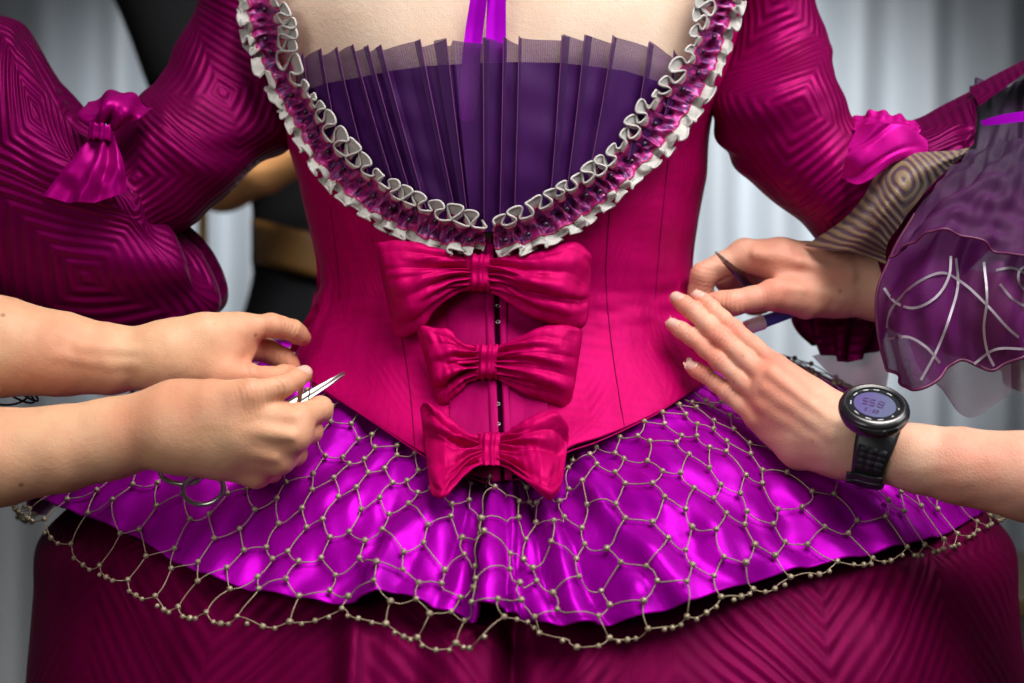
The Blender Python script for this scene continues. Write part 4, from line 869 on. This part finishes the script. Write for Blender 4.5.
for a in np.linspace(1.62, 1.95, 10): kp.append([on_strap((-a if (e2[2] > 0) else a) % (2*PI), k, .0022+.003*sst(.4, 1, k*-1)) for k in np.linspace(-1.0, 1.0, 9)])
sheet('keeper', np.array(kp), M['rubber'], st, thick=.0015)
# -- tools held by the right fitter
tw = thing('metal_awl', 'thin dark metal tool held between the fingers of the far right hand', 'sewing tool', tuple(P(np.array([732, 267, -4.6])*a3)))
pp = P(np.array([[715.5, 252, -5.6], [724, 260.5, -5.2], [736, 272, -4.4], [747, 284, -3.0], [760, 296, -1.6]])*a3)
cord('shaft', [pp[1:]], np.array([.0018, .0029, .0031, .0030]), M['darksteel'], tw, 12); cord('point', [pp[:2]], np.array([.0006, .0018]), M['steel'], tw, 10)
pn = thing('marker_pen', 'blue marker pen with a white cap under the thumb of the far right hand', 'pen', tuple(P(np.array([775, 318, -3.4])*a3)))
pp = P(np.array([[744, 328.5, -4.6], [746, 328, -4.6], [763, 322, -4.2], [763.5, 321.8, -4.2], [790, 312.5, -3.4], [804, 307, -3.0], [805, 306.7, -3]])*a3)
cord('cap', [pp[:3]], np.array([.001, .0052, .0055]), M['whitepl'], pn, 20); cord('barrel', [pp[2:]], np.array([.0046, .0046, .0042, .0038, .0005]), M['bluepl'], pn, 20)
# -- loose cords round the left forearm
lp = []
for k, (x, yr) in enumerate(((18, 60), (26, 59), (34, 56))):
    a = np.linspace(0, 2*PI, 60); lp.append(P(np.stack([x+(24-4*k)*np.sin(a+k)-12, 391-k+(14-k)*np.cos(a), -.10+.012*np.sin(a+k)], -1)))
br = cord('cord_bracelet', lp, .0008, M['cord'], None, 6); link(br, None, 'loose thin black cord loops hanging between the two left forearms', 'bracelet')
# ================================================================== background: curtains, people behind, furniture
def curtain(name, x0, x1, y, label, seed, amp=.032):
    nu = 360; x = np.linspace(x0, x1, nu); z = np.linspace(2.4, .02, 24); X, Z = np.meshgrid(x, z)
    f = amp*np.sin(X*2*PI/.125+1.3*wav(X*1.2, 0*X, seed, 1, 5)+.25*(2.4-Z)*wav(X*2, 0*X, seed+1, 1, 4))+.012*wav(X*5, Z*.25, seed+2, 1.2)
    o = sheet(name, np.stack([X, y+f, Z], -1), M['drape']); link(o, None, label, 'curtain', 'grey curtains hanging behind'); return o
curtain('curtain', -1.35, -.36, 1.62, 'grey curtain hanging on the left behind the full magenta cuff', 3)
curtain('curtain', -.32, 1.6, 1.70, 'grey curtain hanging on the right behind the purple organza cuff', 14)
def plane(name, pts, mat, **kw): return mesh(name, pts, [tuple(range(len(pts)))], mat, smooth=False, **kw)
plane('floor', [(-4, -3, 0), (4, -3, 0), (4, 3, 0), (-4, 3, 0)], M['floor'], kind='structure')
plane('back_wall', [(-4, 2.2, 0), (4, 2.2, 0), (4, 2.2, 3), (-4, 2.2, 3)], M['wall'], kind='structure')
# gilded stand seen in the gap beside the elbow
t = thing('clothes_stand', 'thin gilded upright post standing behind the left elbow', 'clothes stand', tuple(P(np.array([203, 1500, 1.0]))*np.array([1, 1, 0])))
b = P(np.array([203., 300., 1.0])); x, y = b[0], b[1]
MB().lathe([(0, .0), (.16, .0), (.16, .015), (.03, .035), (.011, .06), (.007, 1.00), (.007, 1.10), (.010, 1.11), (.010, 1.13), (.007, 1.14), (.006, 1.24), (.0, 1.245)], c=(x, y, 0.004), n=24).build('post', M['gold'], t, True)
# low cabinet at the right edge
b = P(np.array([1020., 600., .75])); t = thing('cabinet', 'brown wooden cabinet low behind the right side of the skirt', 'cabinet', (b[0]+.21, .85, 0)); zt = b[2]
MB().box((b[0]+.21, .95, zt/2), (.40, .4, zt-.03)).build('carcass', M['wood'], t, bevel=.004)
MB().box((b[0]+.21, .95, zt-.006), (.44, .44, .025)).build('top', M['wood'], t, bevel=.004)
MB().box((b[0]+.21, .742, zt/2), (.36, .018, zt-.1)).build('door', M['wood'], t, bevel=.003)
# person in black behind
BG = thing('person', 'blurred person in black with a tan belt standing behind the gown', 'person', tuple(P(np.array([262., 400., .75]))*np.array([1, 1, 0])))
V, F = coarse([[(250, -160, 75, 60), (250, 60, 75, 75), (300, 190, 75, 40), (306, 290, 75, 50)], [(250, -160, 75, 55), (252, -230, 75, 40)], [(130, -130, 75, 50), (170, -20, 72, 42), (222, 178, 66, 30)], [(222, 178, 66, 27), (262, 168, 62, 27), (320, 140, 60, 23), (372, 118, 62, 19)]], .03, .007)
mesh('body', V, F, M['skinB'], BG, tint=np.zeros(len(V)))
V, F = coarse([[(240, -170, 75, 72), (246, 60, 75, 90), (300, 190, 75, 48), (306, 262, 75, 54)], [(130, -130, 75, 58), (165, -20, 72, 54), (192, 70, 70, 46)]], .03, .007)
mesh('shirt', V, F, M['black'], BG)
V, F = coarse([[(313, 258, 75, 58), (318, 330, 75, 76), (312, 420, 76, 78)], [(285, 420, 76, 62), (270, 700, 76, 48), (268, 1100, 76, 36), (268, 1215, 76, 30)], [(335, 420, 76, 62), (338, 700, 76, 48), (340, 1100, 76, 36), (340, 1215, 76, 30)]], .03, .009)
mesh('trousers', V, F, M['black'], BG)
W = P(np.array([[(313+(62)*math.sin(a), 220+t*44+(313+62*math.sin(a)-258)*.24, .75-.085*math.cos(a)) for a in np.linspace(-PI, PI, 60, endpoint=False)] for t in np.linspace(0, 1, 6)]))
sheet('belt', W, M['belt'], BG, closed=True, thick=.003)

# ================================================================== light
w = bpy.data.worlds.new('World'); S.world = w; w.use_nodes = True
bgn = w.node_tree.nodes['Background']; bgn.inputs[0].default_value = (.80, .88, 1, 1); bgn.inputs[1].default_value = .06
def area(name, loc, aim, size, power, col=(1, 1, 1), spread=180, sy=None):
    l = bpy.data.lights.new(name, 'AREA'); l.energy = power; l.size = size; l.color = col; l.spread = math.radians(spread)
    if sy: l.shape = 'RECTANGLE'; l.size_y = sy
    o = bpy.data.objects.new(name, l); COL.objects.link(o); o.location = loc
    o.rotation_euler = (Vector(aim)-Vector(loc)).to_track_quat('-Z', 'Y').to_euler(); return o
area('key_lamp', (.50, -.92, 2.45), (.03, -.12, 1.0), 1.3, 11.8, (1, .97, .93), 65)
area('fill_lamp', (-.9, -1.7, 1.5), (-.02, -.1, 1.02), .9, 2.4, (1, .96, .92), 80)
area('rim_lamp', (1.0, -.45, 1.75), (.1, -.15, 1.0), .5, 1.5, (.95, .97, 1), 90)
def spot(name, loc, aim, power, ang, col=(1, 1, 1), blend=1, rad=.15):
    l = bpy.data.lights.new(name, 'SPOT'); l.energy = power; l.spot_size = math.radians(ang); l.spot_blend = blend; l.color = col; l.shadow_soft_size = rad
    o = bpy.data.objects.new(name, l); COL.objects.link(o); o.location = loc; o.rotation_euler = (Vector(aim)-Vector(loc)).to_track_quat('-Z', 'Y').to_euler(); return o
spot('added_curtain_spot', (.35, .45, 2.0), (.40, 1.7, 1.24), 118, 43, (.95, .98, 1))  # added unseen spot, only brightens the right curtain
spot('added_back_spot', (-.15, .05, 2.2), (-.28, .75, 1.14), 70, 40, (1, .95, .88))  # added unseen spot to lift the person in black out of the dark
spot('added_curtain_spot', (-.55, .5, 2.0), (-.52, 1.62, 1.30), 70, 31, (.93, .97, 1))  # second added spot, brightens the left curtain
S.view_settings.view_transform = 'Standard'; S.view_settings.look = 'None'; S.view_settings.exposure = 0
S.render.engine = 'CYCLES'; S.cycles.use_denoising = True; S.cycles.max_bounces = 8; S.cycles.transparent_max_bounces = 24
try: S.cycles.denoiser = 'OPENIMAGEDENOISE'
except Exception: pass
